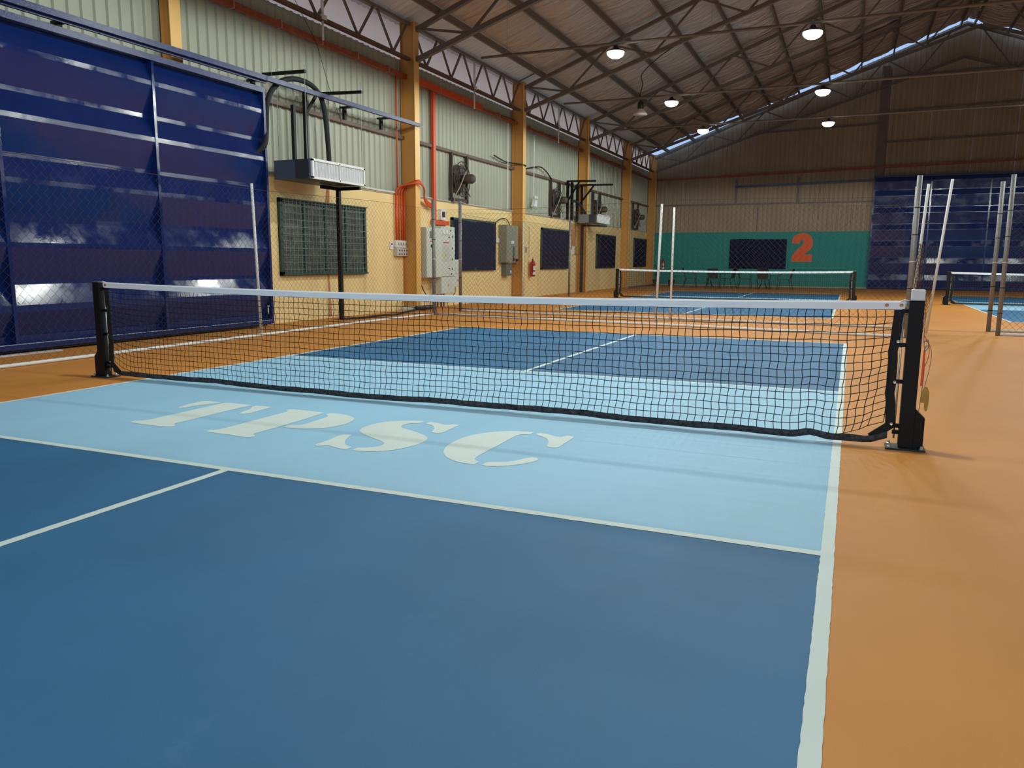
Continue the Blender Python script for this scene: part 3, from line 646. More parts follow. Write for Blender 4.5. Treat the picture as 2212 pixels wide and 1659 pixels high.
for yy, zz, l in ((7.1, 5.12, 'over the near hanging unit'), (13.35, 5.0, 'over the first wall fan'), (19.6, 5.0, 'over the second wall fan')):
    q = thing('hanging_white_pipe', 'short white pipe with a collar below the eave truss, ' + l, 'pipe', (XL + .2, yy, zz))
    MB().tube([(XL + .22, yy, 6.1), (XL + .22, yy, 5.5)], 0.03, 8).build('upper_pipe', WHITE, q, True)
    MB().tube([(XL + .22, yy, 5.5), (XL + .22, yy, zz - .05)], 0.02, 8).build('lower_pipe', WHITE, q, True)
    MB().box((XL + .17, yy - .07, 5.42), (XL + .27, yy + .07, 5.50)).build('collar', WHITE, q)
tag(MB().tube([(XL + .03, y, 2.6 - .01 * math.sin((y - 8.6) * 2)) for y in [8.6, 9.0, 9.4, 9.8]] , 0.02, 6).build('white_wall_conduit', WHITE), 'white conduit on top of the yellow wall right of the near hanging unit', 'conduit')
tag(MB().tube([(XL + .03, 10.5 + .4 * i, 2.585 + .012 * math.sin(i * 1.3)) for i in range(30)], 0.014, 5).build('grey_wall_cable', mat('pale_cable', (196, 192, 186), 0.6)), 'pale cable lying along the top of the yellow wall between the columns', 'cable')
tag(MB().tube(wob([(XL + .06, 14.9, 4.0), (XL + .06, 15.6, 3.92), (XL + .06, 16.1, 3.93), (XL + .38, 16.4, 3.88), (XL + .08, 17.0, 3.86), (XL + .08, 18.2, 4.05), (XL + .08, 18.8, 4.0), (XL + .08, 19.4, 3.78)]), 0.02, 5).build('girt_cable', DARK, None, True), 'black cable wandering along the wall girt across the second visible column', 'cable')

# ------- windows
def window(n, y0, y1, z0, z1, cover):
    w = struct('window_%d' % n, MB().box((XL, y0, z0), (XL + 0.015, y1, z1)), GREENF)
    WORLD[w.name] = Vector((0, 0, 0)); f = 0.07
    for a, b in (((y0, z1 - f), (y1, z1)), ((y0, z0), (y1, z0 + f)), ((y0, z0), (y0 + f, z1)), ((y1 - f, z0), (y1, z1))):
        MB().box((XL, a[0], a[1]), (XL + 0.06, b[0], b[1])).build('frame', GREENF, w)
    if cover:
        g = 0.035; mb = MB(); N = 10; x = XL + 0.065
        for i in range(N + 1):
            for j in range(N + 1):
                yy = y0 + g + (y1 - y0 - 2 * g) * i / N; zz = z0 + g * .5 + (z1 - z0 - 2 * g) * j / N
                if j == N: zz += 0.012 * math.sin(i * 1.1)
                if i == 0: yy += 0.01 * math.sin(j * 1.7)
                mb.v.append((x + 0.006 * math.sin(i * .9 + j * .7), yy, zz))
        for i in range(N):
            for j in range(N):
                a = i * (N + 1) + j; mb.f.append((a, a + N + 1, a + N + 2, a + 1))
        mb.build('cover_sheet', BOARD, w, True)
    return w
w1 = window(1, 5.93, 8.60, 0.84, 2.20, False)
for a, b in ((5.98, 6.62), (6.62, 7.25), (7.25, 7.92), (7.92, 8.55)):
    MB().box((XL + .018, a + .03, 0.90), (XL + .024, b - .03, 2.13)).build('glass_pane', GLASS, w1)
    for zz in (1.02, 1.15, 1.28, 1.41, 1.54, 1.67, 1.80, 1.93, 2.06):
        MB().box((XL + .024, a + .03, zz), (XL + .032, b - .03, zz + .012)).build('louvre_edge', mat('louvre_grey', (112, 122, 112), .4), w1)
for yy in (6.62, 7.25, 7.92): MB().box((XL + .015, yy - .035, 0.88), (XL + .05, yy + .035, 2.15)).build('mullion', GREENF, w1)
for i in range(24): MB().box((XL + .10, 6.0 + i * .1085, 0.86), (XL + .108, 6.008 + i * .1085, 2.18)).build('grille_bar', GREENB, w1)
for j in range(10): MB().box((XL + .092, 5.95, 0.95 + j * .125), (XL + .10, 8.58, 0.958 + j * .125)).build('grille_bar', GREENB, w1)
for zz in (.85, 2.175): MB().box((XL + .05, 5.95, zz), (XL + .11, 8.58, zz + .02)).build('grille_frame', GREENF, w1)
window(2, 12.42, 15.05, 0.86, 2.20, True); window(3, 18.65, 21.28, 0.86, 2.20, True)
window(4, 24.65, 27.30, 0.86, 2.20, True); window(5, 30.45, 32.75, 0.88, 2.21, True)

# ------- wall fans
def fan(y0, z0, z1, w, label):
    f = thing('wall_fan', label, 'fan', (XL, y0 + w / 2, z0))
    for yy in (y0, y0 + w): MB().box((XL - .01, yy - .035, z0), (XL + .07, yy + .035, z1)).build('frame_upright', mat('fan_frame_brown', (62, 50, 44), .6), f)
    c = Vector((XL + .12, y0 + w * .52, z1 - .62)); R = .43
    MB().box((XL - .01, y0, c.z - R - .12), (XL + .07, y0 + w, c.z - R - .05)).build('frame_sill', MATS['fan_frame_brown'], f)
    MB().lathe((XL - .03, c.y, c.z), [(R - .06, 0), (R - .06, .01)], 24, 'x').build('louvre_disc', mat('fan_back', (66, 56, 48), .7), f)
    mb = MB()
    for r in (R, R * .72, R * .45):
        mb.tube([(c.x, c.y + r * math.cos(a), c.z + r * math.sin(a)) for a in [2 * math.pi * k / 24 for k in range(25)]], .012, 5, False)
    for k in range(8):
        a = math.pi * k / 4; mb.tube([(c.x, c.y, c.z), (c.x + .0, c.y + R * math.cos(a), c.z + R * math.sin(a))], .007, 4)
    mb.build('fan_guard', FANM, f)
    for k in range(5):
        a = 2 * math.pi * k / 5; u = Vector((0, math.cos(a), math.sin(a))); v = Vector((0, -math.sin(a), math.cos(a))); n = Vector((1, 0, 0))
        p = c - n * .05
        MB().prism([p + u * .08 - v * .04 + n * .02, p + u * .36 - v * .10 + n * .04, p + u * .38 + v * .10 - n * .03, p + u * .08 + v * .04 - n * .02], (.004, 0, 0)).build('fan_blade', FANM, f)
    MB().lathe((c.x, c.y + .0, c.z), [(0.05, -.04), (0.11, 0.0), (0.12, .28), (0.08, .34)], 14, 'x').build('motor', FANM, f, True)
    MB().tube(wob([(c.x + .15, c.y - .1, c.z + .1), (c.x + .2, c.y - .2, c.z + .16), (c.x + .1, c.y - .32, c.z - .2), (c.x, c.y - .45, c.z - .5), (c.x - .05, c.y - .3, z0 - .02)]), .016, 5).build('fan_cable', mat('pale_fan_cable', (150, 142, 126), .6), f, True)
    for k in range(3): MB().bar((c.x, c.y, c.z - .1), (c.x + .1, c.y + .25 - .2 * k, c.z - .42), .02, .02).build('motor_strut', FANM, f)
fan(12.42, 2.58, 3.78, .85, 'dusty wall fan with motor above the first blue board')
fan(19.45, 2.58, 3.76, .85, 'dusty wall fan above the second blue board')
fan(24.1, 2.60, 3.74, .85, 'dusty wall fan above the third blue board')
fan(30.1, 2.62, 3.76, .85, 'dark wall fan above the last blue board near the corner')

# ------- hanging air unit (near) and its frame
def air_unit(x0, x1, y0, y1, z0, z1, label, split=True, m=UNITG):
    u = thing('air_handling_unit', label, 'air unit', ((x0 + x1) / 2, (y0 + y1) / 2, z0))
    xm = x0 + (x1 - x0) * .56
    MB().box((x0, y0, z0), (xm, y1, z1)).build('rear_casing', m, u)
    MB().box((xm, y0, z0), (x1 - .06, y1, z1)).build('front_casing', UNITD, u)
    MB().box((x1 - .06, y0 - .005, z0 - .005), (x1 - .02, y1 + .005, z1 + .01)).build('flange', mat('unit_flange', (96, 108, 126), .4), u)
    for a, b in (((y0, z1 - .03), (y1, z1 + .01)), ((y0, z0 - .01), (y1, z0 + .025)), ((y0, z0), (y0 + .04, z1)), ((y1 - .04, z0), (y1, z1)), (((y0 + y1) / 2 - .012, z0), ((y0 + y1) / 2 + .012, z1))):
        MB().box((x1 - .02, a[0], a[1]), (x1 + .015, b[0], b[1])).build('grille_frame', WHITE, u)
    MB().box((x1 - .025, y0, z0), (x1 - .02, y1, z1)).build('grille_backing', mat('pale_grille_sheet', (226, 232, 236), .6), u)  # even pale sheet behind the fins
    n = int((y1 - y0) / .032)
    for i in range(1, n):
        yy = y0 + (y1 - y0) * i / n
        MB().box((x1 - .02, yy - .005, z0 + .02), (x1 - .002, yy + .005, z1 - .02)).build('grille_fin', GRILLE, u)
    return u
air_unit(-6.08, -5.30, 5.63, 7.17, 2.47, 2.78, 'blue grey air unit with a long white grille, hanging beside the near blue door')
st = thing('tee_stand', 'black steel stand with two arms carrying the near air unit', 'stand', (-5.86, 7.13, 0))
MB().box((-5.895, 7.095, 0.01), (-5.825, 7.165, 2.40)).build('upright', BLACKM, st)
MB().bar((-5.86, 6.62, 2.43), (-5.86, 7.16, 2.43), .06, .06).build('arm', BLACKM, st)
MB().bar((-5.86, 7.13, 2.43), (-5.38, 7.13, 2.43), .06, .06).build('arm', BLACKM, st)
MB().box((-5.96, 7.03, 0), (-5.76, 7.23, .01)).build('foot_plate', BLACKM, st)
fr = thing('overhead_gantry', 'black beams, posts and thin rods hanging the near air unit', 'frame', (-6.0, 6.4, 2.8))
MB().bar((-6.3, 5.70, 4.20), (-5.42, 5.70, 4.18), .05, .05).build('beam', BLACKM, fr)
MB().bar((-6.3, 7.10, 4.15), (-5.27, 7.10, 4.11), .05, .05).build('beam', BLACKM, fr)
for yy in (6.27, 6.60): MB().box((-6.18, yy - .03, 2.79), (-6.12, yy + .03, 3.8 if yy < 6.4 else 4.08)).build('post', BLACKM, fr)
MB().bar((-6.15, 6.65, 3.75), (-6.15, 6.95, 4.1), .04, .05).build('brace', BLACKM, fr)
for xx, yy in ((-6.02, 5.70), (-5.44, 5.70), (-6.0, 7.10), (-5.30, 7.10)): MB().tube([(xx, yy, 2.75), (xx, yy, 4.28)], .006, 5).build('threaded_rod', GALV, fr)
tag(MB().tube(wob([(-6.1, 5.0, 2.75), (-6.0, 5.15, 2.86), (-5.92, 5.24, 3.0), (-5.98, 5.36, 3.28), (-5.98, 5.38, 3.55), (-5.98, 5.45, 3.78), (-5.98, 5.62, 3.98), (-5.98, 5.85, 4.12), (-5.98, 6.20, 4.20), (-5.98, 6.58, 4.18), (-5.98, 6.82, 4.05), (-5.98, 6.93, 3.85), (-5.98, 6.99, 3.5), (-5.98, 7.03, 3.1), (-5.98, 7.04, 2.78)], 4), .045, 8).build('insulated_pipe', FOAM, None, True), 'thick black insulated pipe arching over the near air unit', 'pipe')
MBc = tag(MB().tube([(-5.97, 5.50, 2.8), (-5.97, 5.55, 4.9)], .004, 4).build('thin_wire', GREYC), 'thin wire hanging in front of the cladding above the near air unit', 'wire')
tag(MB().tube([(-6.15, 6.4, 5.6), (-6.15, 7.0, 5.0), (-6.16, 7.35, 4.3), (-6.16, 7.7, 3.75)], .006, 4).build('slanted_wire', DARK), 'slanted thin dark wire crossing the cladding beside the arched pipe', 'wire')
# second unit
air_unit(-6.15, -5.42, 21.95, 23.5, 2.50, 2.79, 'grey air unit with a white end hanging between the third and fourth visible columns', m=mat('galvanised_unit', (128, 130, 126), .5))
st = thing('tee_stand', 'dark stand with a slanted arm carrying the far air unit', 'stand', (-6.1, 22.35, 0))
MB().box((-6.12, 22.20, 0.0), (-6.03, 22.29, 2.42)).build('upright', DARK, st)
MB().bar((-6.08, 22.25, 2.42), (-5.45, 23.2, 2.42), .07, .06).build('arm', DARK, st)
fr = thing('overhead_gantry', 'black steel frame with diagonal braces hanging the far air unit', 'frame', (-6.1, 21.6, 2.6))
for yy in (20.8, 21.25, 21.85, 22.4): MB().box((-6.19, yy - .04, 2.55), (-6.11, yy + .04, 3.85)).build('post', BLACKM, fr)
MB().bar((-6.2, 20.85, 3.85), (-5.15, 20.85, 3.83), .06, .06).build('beam', BLACKM, fr)
MB().bar((-6.2, 22.2, 3.84), (-4.95, 22.2, 3.82), .06, .06).build('beam', BLACKM, fr)
MB().bar((-6.15, 20.85, 3.2), (-5.75, 20.85, 3.82), .05, .05).build('brace', BLACKM, fr)
MB().bar((-6.15, 22.2, 3.2), (-5.65, 22.2, 3.82), .05, .05).build('brace', BLACKM, fr)
for xx in (-6.05, -5.5): MB().tube([(xx, 22.2, 2.8), (xx, 22.2, 3.85)], .008, 4).build('threaded_rod', GALV, fr)
tag(MB().tube(wob([(-6.05, 21.0, 3.18), (-6.0, 21.25, 3.2), (-5.95, 21.6, 3.08), (-5.95, 22.0, 2.9), (-5.95, 22.3, 2.78)]), .05, 7).build('insulated_pipe', FOAM, None, True), 'short black insulated pipe entering the far air unit', 'pipe')
yb = thing('yellow_box', 'small yellow and white box on the brown stained wall before the far stand', 'box', (XL + .05, 22.1, 1.45))
MB().box((XL, 21.98, 1.40), (XL + .10, 22.24, 1.66)).build('case', mat('dull_yellow_box', (176, 148, 72), .5), yb); MB().box((XL, 21.78, 1.38), (XL + .05, 21.95, 1.66)).build('switch', WHITEP, yb)
# things on the floor along the wall
tag(MB().tube(wob([(-5.70, 6.95, .03), (-5.55, 7.4, .03), (-5.62, 7.9, .03), (-5.50, 8.5, .03), (-5.70, 9.2, .03), (-5.85, 9.9, .035), (-5.98, 10.4, .03)]), .022, 6).build('black_hose', DARK, None, True), 'black hose lying on the floor from the near stand to the first column', 'hose')
fb = thing('plastic_tray', 'grey and white plastic trays lying at the foot of the first column', 'tray', (-5.9, 10.1, 0))
MB().box((-6.2, 9.75, 0.0), (-5.85, 10.35, .05)).build('tray', mat('pale_grey_plastic', (190, 196, 186), .4), fb)
MB().box((-6.25, 10.0, 0.05), (-5.95, 10.6, .09)).build('lid', WHITEP, fb)
MB().tube([(-5.85, 9.9, .07), (-5.75, 10.55, .07)], .05, 8).build('roll', DARK, fb)
tag(MB().tube([(-5.7, y, .03) for y in (27.5, 30.0, 32.9)], .05, 6).build('rolled_mat', mat('rolled_grey', (120, 112, 102), .7)), 'grey roll lying along the wall behind the distant net', 'roll')

# ================================================================== BLUE DOORS
def sheet_profile(zlist, to3, u0, u1):
    mb = MB()
    for z, n in zlist:
        mb.v.append(to3(u0, n, z)); mb.v.append(to3(u1, n, z))
    for i in range(len(zlist) - 1):
        a = 2 * i; mb.f.append((a, a + 1, a + 3, a + 2))
    return mb
D = .10
ZL = [(.10, -D), (.20, -D), (.49, 0), (.57, 0)]
for z_ in (.81, 1.555, 2.29, 3.04): ZL += [(z_, -D), (z_ + .055, -D), (z_ + .435, 0), (z_ + .495, 0)]
ZL += [(3.78, -D), (3.80, -D)]
dn = thing('sliding_door', 'large glossy navy blue folded sheet sliding door on the left wall', 'door', (-6.0, .83, 0))
T3 = lambda u, n, z: (-5.955 + n, u, z)
bays = [-5.87, -3.63, -1.40, .83, 3.06, 5.25]
for a, b in zip(bays[:-1], bays[1:]):
    sheet_profile(ZL, T3, a, b).build('folded_panel', NAVY, dn)
for b in bays[:-1]: MB().box((-6.12, b - .022, .06), (-5.945, b + .022, 3.85)).build('mullion', NAVY, dn)
MB().box((-6.12, 5.25, .05), (-5.93, 5.30, 3.88)).build('end_post', NAVYR, dn)
MB().box((-6.12, bays[0], .05), (-5.935, 5.30, .11)).build('bottom_rail', NAVY, dn)
MB().box((-5.95, bays[0], .11), (-5.932, 5.30, .118)).build('bottom_rail_lip', NAVYE, dn)
MB().box((-6.12, bays[0], 3.80), (-5.925, 5.30, 3.88)).build('top_rail', NAVYR, dn)
MB().box((-6.06, bays[0], .02), (-5.99, 5.2, .05)).build('wheel_rail', DARK, dn)
MB().lathe((-5.945, 5.17, .35), [(.01, 0), (.01, .03)], 8, 'x').build('bolt_knob', WHITE, dn)
MB().box((-5.945, 5.165, .22), (-5.93, 5.175, .36)).build('bolt_bar', WHITE, dn)
rl = thing('door_track', 'long navy blue overhead track continuing past the near sliding door', 'rail', (-5.85, 2, 3.9))
MB().bar((-5.87, -6.2, 3.955), (-5.85, 10.15, 4.035), .07, .075).build('track_beam', NAVYR, rl)
MB().bar((-5.93, -6.2, 3.925), (-5.91, 5.3, 3.97), .04, .05).build('lower_track', NAVYR, rl)
for yy in (1.9, 3.75, 5.35, 7.9, 9.2):
    zz = 3.955 + .08 * (yy + 6.2) / 16.35
    MB().bar((XL, yy, zz + .02), (-5.86, yy, zz + .02), .10, .03).build('bracket_arm', BLACKM, rl)
    MB().bar((XL + .08, yy, zz - .2), (XL + .08, yy, zz + .02), .07, .05).build('bracket_leg', BLACKM, rl)
gr = tag(MB().box((-5.90, -6, 0.0), (-5.82, 1.3, .016)).build('floor_guide_rail', mat('pale_worn_steel', (190, 190, 196), .5, noise=.2, nscale=9)), 'pale worn guide rail on the floor in front of the near sliding door', 'rail')
MB
# back blue door
ZL2 = [(.08, -.03)] + [q for z_ in (.40, 1.12, 1.84, 2.56, 3.28, 4.0) for q in ((z_, 0), (z_ + .02, 0), (z_ + .24, -.035), (z_ + .27, -.035))] + [(4.62, 0), (4.64, 0), (4.80, -.035)]
bd = thing('sliding_door', 'far navy blue sliding door on the back wall right of the teal paint', 'door', (6.5, YB - .2, 0))
T4 = lambda u, n, z: (u, YB - .30 - n, z)
xb0 = 3.70; bays2 = [xb0 + 2.2 * i for i in range(6)]
for a, b in zip(bays2[:-1], bays2[1:]):
    mb = sheet_profile(ZL2, T4, a, b); mb.build('folded_panel', NAVY, bd)
for b in bays2: MB().box((b - .03, YB - .31, .03), (b + .03, YB - .13, 4.86)).build('mullion', NAVY, bd)
MB().box((xb0, YB - .32, .03), (bays2[-1], YB - .12, .10)).build('bottom_rail', NAVY, bd)
MB().box((xb0, YB - .32, 4.80), (bays2[-1], YB - .12, 4.88)).build('top_rail', NAVYR, bd)
MB().bar((-2.22, YB - .15, 4.61), (xb0 + .2, YB - .15, 4.73), .08, .08).build('side_track', NAVYR, bd)

# ================================================================== BACK WALL
k0 = B(-5, 2.5)[1]
wb = struct('wall_back', MB().box((XL, YB, 0), (3.78, YB + .25, 2.53)), TEAL)
WORLD[wb.name] = Vector((0, 0, 0))
MB().box((3.78, YB, 0), (XR, YB + .25, 2.53)).build('masonry', CONC, wb)
def corr_back(x0, w, zf, z0=2.5, pitch=.2, depth=.028, ins=0):
    mb = MB(); k = int(round(w / pitch)); prof = []
    for i in range(k):
        a = x0 + i * pitch; prof += [(a, 0), (a + pitch * .62, 0), (a + pitch * .72, depth), (a + pitch * .9, depth)]
    prof.append((x0 + w, 0))
    for u, d in prof: mb.v.append((u, YB + .06 - d - ins, z0)); mb.v.append((u, YB + .06 - d - ins, zf(u)))
    for i in range(len(prof) - 1):
        a = 2 * i; mb.f.append((a, a + 1, a + 3, a + 2))
    return mb
x = XL; i = 0
while x < XR:
    corr_back(x, .8, lambda u: roof(u) + .06, ins=.004 * (i % 2)).build('cladding_sheet', CLADB, wb); x += .8; i += 1
MB().box((XL, YB - .02, 3.80), (3.72, YB + .03, 3.86)).build('girt', STEEL, wb)
for z0_, x0_ in ((7.0, -1.5), (6.32, 4.0), (7.6, 4.0), (9.0, 3.9)):
    MB().bar((x0_, YB - .0, z0_), (x0_ + (5.2 if x0_ < 0 else 12), YB, z0_ + (.12 if x0_ < 0 else .25)), .06, .07).build('girt', STEEL, wb)
MB().box((3.68, YB - .12, 4.9), (3.98, YB + .03, 9.45)).build('wind_column', STEEL, wb)
MB().box((XL + .3, YB - .03, 2.535), (3.78, YB + .02, 2.55)).build('coping', CONC, wb)
for xx in (-2.2, .55): MB().box((xx - .03, YB - .03, 3.86), (xx + .03, YB + .03, 4.95)).build('stud', STEEL, wb)
MB().box((-1.2, YB + .0, 2.55), (-1.16, YB + .03, 3.80)).build('stud', STEEL, wb)
MB().box((-6, YB - .005, 0.0), (3.7, YB - .001, .05)).build('skirting', CONC, wb)
MB().bar((XL + .3, YB - .12, 5.02), (XR - .3, YB - .12, 5.62), .10, .08).build('cable_tray', ORRUST, wb)
bb = struct('window_6', MB().box((-2.32, YB - .03, .84), (.18, YB, 2.2)), BOARD)
WORLD[bb.name] = Vector((0, 0, 0))
mb = MB(); N = 12
for i in range(N + 1):
    for j in range(5):
        mb.v.append((-2.36 + 2.56 * i / N, YB - .04 - .008 * math.sin(i * .8 + j), .83 + 1.37 * j / 4 + (0.02 * math.sin(i * .55) if j == 4 else 0)))
for i in range(N):
    for j in range(4):
        a = i * 5 + j; mb.f.append((a, a + 5, a + 6, a + 1))
mb.build('cover_sheet', BOARD, bb, True)
TWO = [(0.46,2.00),(0.51,2.26),(0.72,2.42),(0.99,2.44),(1.22,2.34),(1.33,2.11),(1.33,1.86),(1.20,1.67),(1.00,1.50),(1.34,1.50),(1.34,1.17),(0.49,1.17),(0.48,1.37),(0.60,1.60),(0.82,1.84),(0.93,1.97),(0.95,2.09),(0.88,2.15),(0.81,2.09),(0.78,1.97)]
pts = [(x_, YB - .004, z_) for x_, z_ in (B(a, b) for a, b in soften(TWO))]
MB().poly(list(reversed(pts))).build('painted_number', NUM, wb)
# right and near walls, only the camera's surroundings
wr = struct('wall_right', MB().box((XR, YN, 0), (XR + .2, YB, 6.2)), CLADB)
wn = struct('wall_front', MB().prism([(XL - .2, YN - .1, 5.0), (XR, YN - .1, 5.0), (XR, YN - .1, 6.2), (RX, YN - .1, RZ), (XL - .2, YN - .1, 6.2)], (0, -.1, 0)), CLADB)
struct('yard_ground', MB().box((-30, -40, -.25), (45, YN, -.02)), CONC)

# ================================================================== ROOF
PX = [-6.28, -5.42, -4.22, -3.14, -2.02, -.83, .37, 1.60, 2.83, 4.04, 5.25, 6.45]
PXR = [2 * RX - v for v in reversed(PX)]
ceil = struct('ceiling', MB().prism([(XL - .35, YN, roof(XL - .35) + .13), (RX, YN, roof(RX) + .13), (XR + .35, YN, roof(XL - .35) + .13), (XR + .35, YN, roof(XL - .35) + .17), (RX, YN, roof(RX) + .17), (XL - .35, YN, roof(XL - .35) + .17)], (0, 31.9 - YN, 0)), DECK)
WORLD[ceil.name] = Vector((0, 0, 0))
TY = [YN + .1] + [-8.35, -2.2, 4.05, 10.25, 16.40, 22.48, 28.30]
ends = [32.0, 32.0, 32.15, 32.4, 32.85, 33.0, 32.9, 32.6, 32.7, 32.75, 32.9, 32.8]
def foil_panel(x0, x1, y0, y1, ragged=False):
    mb = MB(); nx, ny = 5, max(6, int((y1 - y0) / .13)); s = random.random() * 10; rj = [random.gauss(0, .036) for _ in range(ny + 2)]; ph = [random.uniform(0, 6) for _ in range(ny + 2)]
    for i in range(nx + 1):
        for j in range(ny + 1):
            u = i / nx; v = j / ny; xx = x0 + (x1 - x0) * u
            sag = .055 * math.sin(math.pi * u) * (1 + .4 * math.sin(j * .6 + s)) * (.3 + math.sin(math.pi * v) ** .3)
            wr_ = rj[j] * (1 + .5 * math.sin(i * 1.2 + ph[j])) + random.uniform(-.003, .003)
            yy = y0 + (y1 - y0) * v
            if ragged and j == ny: yy += random.uniform(-.25, .2)
            mb.v.append((xx, yy, roof(xx) + .075 - sag + wr_ * (1 if 0 < i < nx else 0)))
    for i in range(nx):
        for j in range(ny):
            a = i * (ny + 1) + j; mb.f.append((a, a + 1, a + ny + 2, a + ny + 1))
    return mb
for side in (0, 1):
    P = PX + [RX] if side == 0 else [RX] + PXR
    rng = range(len(P) - 1)
    for k in rng:
        eave = (k == 0 and side == 0) or (k == len(P) - 2 and side == 1)
        kk = k if side == 0 else len(P) - 2 - k
        for q in range(len(TY)):
            y0 = TY[q]; y1 = TY[q + 1] if q + 1 < len(TY) else ends[min(kk, 11)]
            if side == 1 and q < 3: continue
            if eave:
                if side == 0 and y0 > -3:
                    mb = MB(); n = int((y1 - y0) / .1)
                    for j in range(n + 1):
                        zz = .03 * (1 if j % 2 else 0)
                        for xx in (P[k] - .1, P[k + 1]): mb.v.append((xx, y0 + (y1 - y0) * j / n, roof(xx) + .09 + zz))
                    for j in range(n): mb.f.append((2 * j, 2 * j + 2, 2 * j + 3, 2 * j + 1))
                    mb.build('bare_roof_sheet', DECK, ceil)
                continue
            foil_panel(P[k], P[k + 1], y0, y1, q == len(TY) - 1).build('insulation_panel', FOIL, ceil, True)
    if side == 0: pl = PX[1:]
    else: pl = PXR[:-1]
    for xx in pl:
        MB().bar((xx, YN, roof(xx) - .045), (xx, YB, roof(xx) - .045), .05, .15).build('purlin', STEEL, ceil)
MB().bar((RX, YN, roof(RX) - .02), (RX, 31.0, roof(RX) - .02), .3, .05).build('ridge_flashing', STEEL, ceil)
# rafter trusses
TL = {4.05: 'above the near end', 10.25: 'meeting the first fully visible column', 16.40: 'meeting the second visible column', 22.48: 'meeting the third visible column', 28.30: 'meeting the fourth visible column', 33.0: 'against the back wall cladding', -2.2: 'above the camera', -8.35: 'added behind the camera as fill light'}
for y, lab in TL.items():
    t = thing('rafter_truss', 'brown steel roof truss spanning the hall, ' + lab, 'truss', (RX, y, 6.2))
    def zb(x): xx = x if x <= RX else 2 * RX - x; return 5.42 + .325 * (xx + 5.96)
    def ztp(x): return roof(x) - .16
    for sgn in (1, -1):
        f = (lambda v: v) if sgn == 1 else (lambda v: 2 * RX - v)
        MB().bar((f(-6.0), y, ztp(-6.0)), (RX, y, ztp(RX)), .10, .09).build('top_chord', STEEL, t)
        MB().bar((f(-5.95), y, zb(-5.95)), (RX, y, zb(RX)), .10, .10).build('bottom_chord', STEEL, t)
        x = -4.65
        MB().bar((f(-5.9), y, ztp(-5.9)), (f(x), y, zb(x)), .04, .05).build('web_bar', STEEL, t)
        while x < RX - .6:
            xt = x + 1.2
            MB().bar((f(x), y, zb(x)), (f(xt), y, ztp(xt)), .04, .05).build('web_bar', STEEL, t)
            if x + 2.4 < RX: MB().bar((f(xt), y, ztp(xt)), (f(x + 2.4), y, zb(x + 2.4)), .04, .05).build('web_bar', STEEL, t)
            x += 2.4

# ================================================================== LAMPS AND PIPES
PN = {10.45: 'nearest', 15.7: 'middle', 20.4: 'farthest', 5.5: 'over the near court', .55: 'over the near net', -7.5: 'added behind the camera as fill light'}
for y in LAMP_Y:
    p = thing('lamp_pipe', 'long dark overhead pipe carrying lamps, ' + PN[y], 'pipe', (2, y, 5.4))
    MB().tube([(-4.5, y, 5.38), (13.5, y, 5.40)], .028, 8).build('pipe', STEEL, p, True)
    for xx in (-3.9, .3, 3.4, 6.9, 10.4):
        MB().tube([(xx, y, 5.34), (xx, y, 5.47)], .01, 5).build('pipe_clip', GALV, p)
        MB().tube([(xx, y, 5.44), (xx, y, roof(xx) - .1)], .003, 3).build('suspension_wire', GALV, p)
seen = {(-1.55, 10.45): 'nearest lit lamp on the left, below the nearest pipe', (2.1, 10.45): 'largest lit lamp, below the nearest pipe', (-1.55, 15.7): 'lit lamp on the left below the middle pipe', (2.1, 15.7): 'lit lamp on the right below the middle pipe', (-1.55, 20.4): 'small lit lamp on the left below the farthest pipe', (2.1, 20.4): 'small lit lamp on the right below the farthest pipe'}
for y in LAMP_Y:
    for x in LAMP_X:
        if x > 5 and -5 < y < 6: continue      # no lamps over the empty strip beside the near court
        lab = 'round highbay lamp, ' + seen.get((x, y), '')
        if (x, y) not in seen: lab = 'round highbay lamp outside the picture'  # includes the added fill row behind the camera
        L = thing('highbay_lamp', lab, 'lamp', (x, y, LAMP_Z), None if (x, y) in seen else 'highbay lamps outside the picture')
        MB().lathe((x, y, LAMP_Z), [(.16, .02), (.165, .03), (.155, .05), (.11, .07), (.06, .09), (.04, .14)], 24).build('lamp_housing', LAMPB, L, True)
        MB().lathe((x, y, LAMP_Z), [(.02, -.095), (.09, -.085), (.14, -.055), (.168, -.015), (.17, .02)], 24).build('diffuser', EMIT, L)
        MB().tube([(x, y, LAMP_Z + .14), (x, y, 5.38)], .007, 5).build('hook_rod', GALV, L)
        ld = bpy.data.lights.new('highbay_light', 'SPOT'); ld.shadow_soft_size = .12; ld.spot_size = math.radians(180); ld.spot_blend = .08; ld.energy = LAMP_W; ld.color = LAMP_COL
        lo = bpy.data.objects.new('light_source', ld); COL.objects.link(lo); lo.parent = L; lo.location = (0, 0, -.115)
dl = thing('dome_pendant_lamp', 'unlit dome pendant lamp on a black cord under the second roof truss', 'lamp', (-2.52, 16.3, 5.06))
MB().lathe((-2.52, 16.3, 5.06), [(.19, 0), (.18, .04), (.13, .10), (.085, .14), (.08, .15)], 22).build('dome_shade', mat('aged_white_shade', (200, 186, 172), .4), dl, True)
MB().lathe((-2.52, 16.3, 5.21), [(.075, 0), (.085, .03), (.08, .16), (.03, .22)], 16).build('ballast_housing', DARK, dl, True)
MB().tube(wob([(-2.52, 16.3, 5.42), (-2.54, 16.3, 5.62), (-2.48, 16.3, 5.85), (-2.53, 16.3, 6.05), (-2.42, 16.3, 6.22), (-2.1, 16.35, 6.5), (-1.7, 16.38, 6.76)]), .013, 5).build('power_cord', DARK, dl, True)

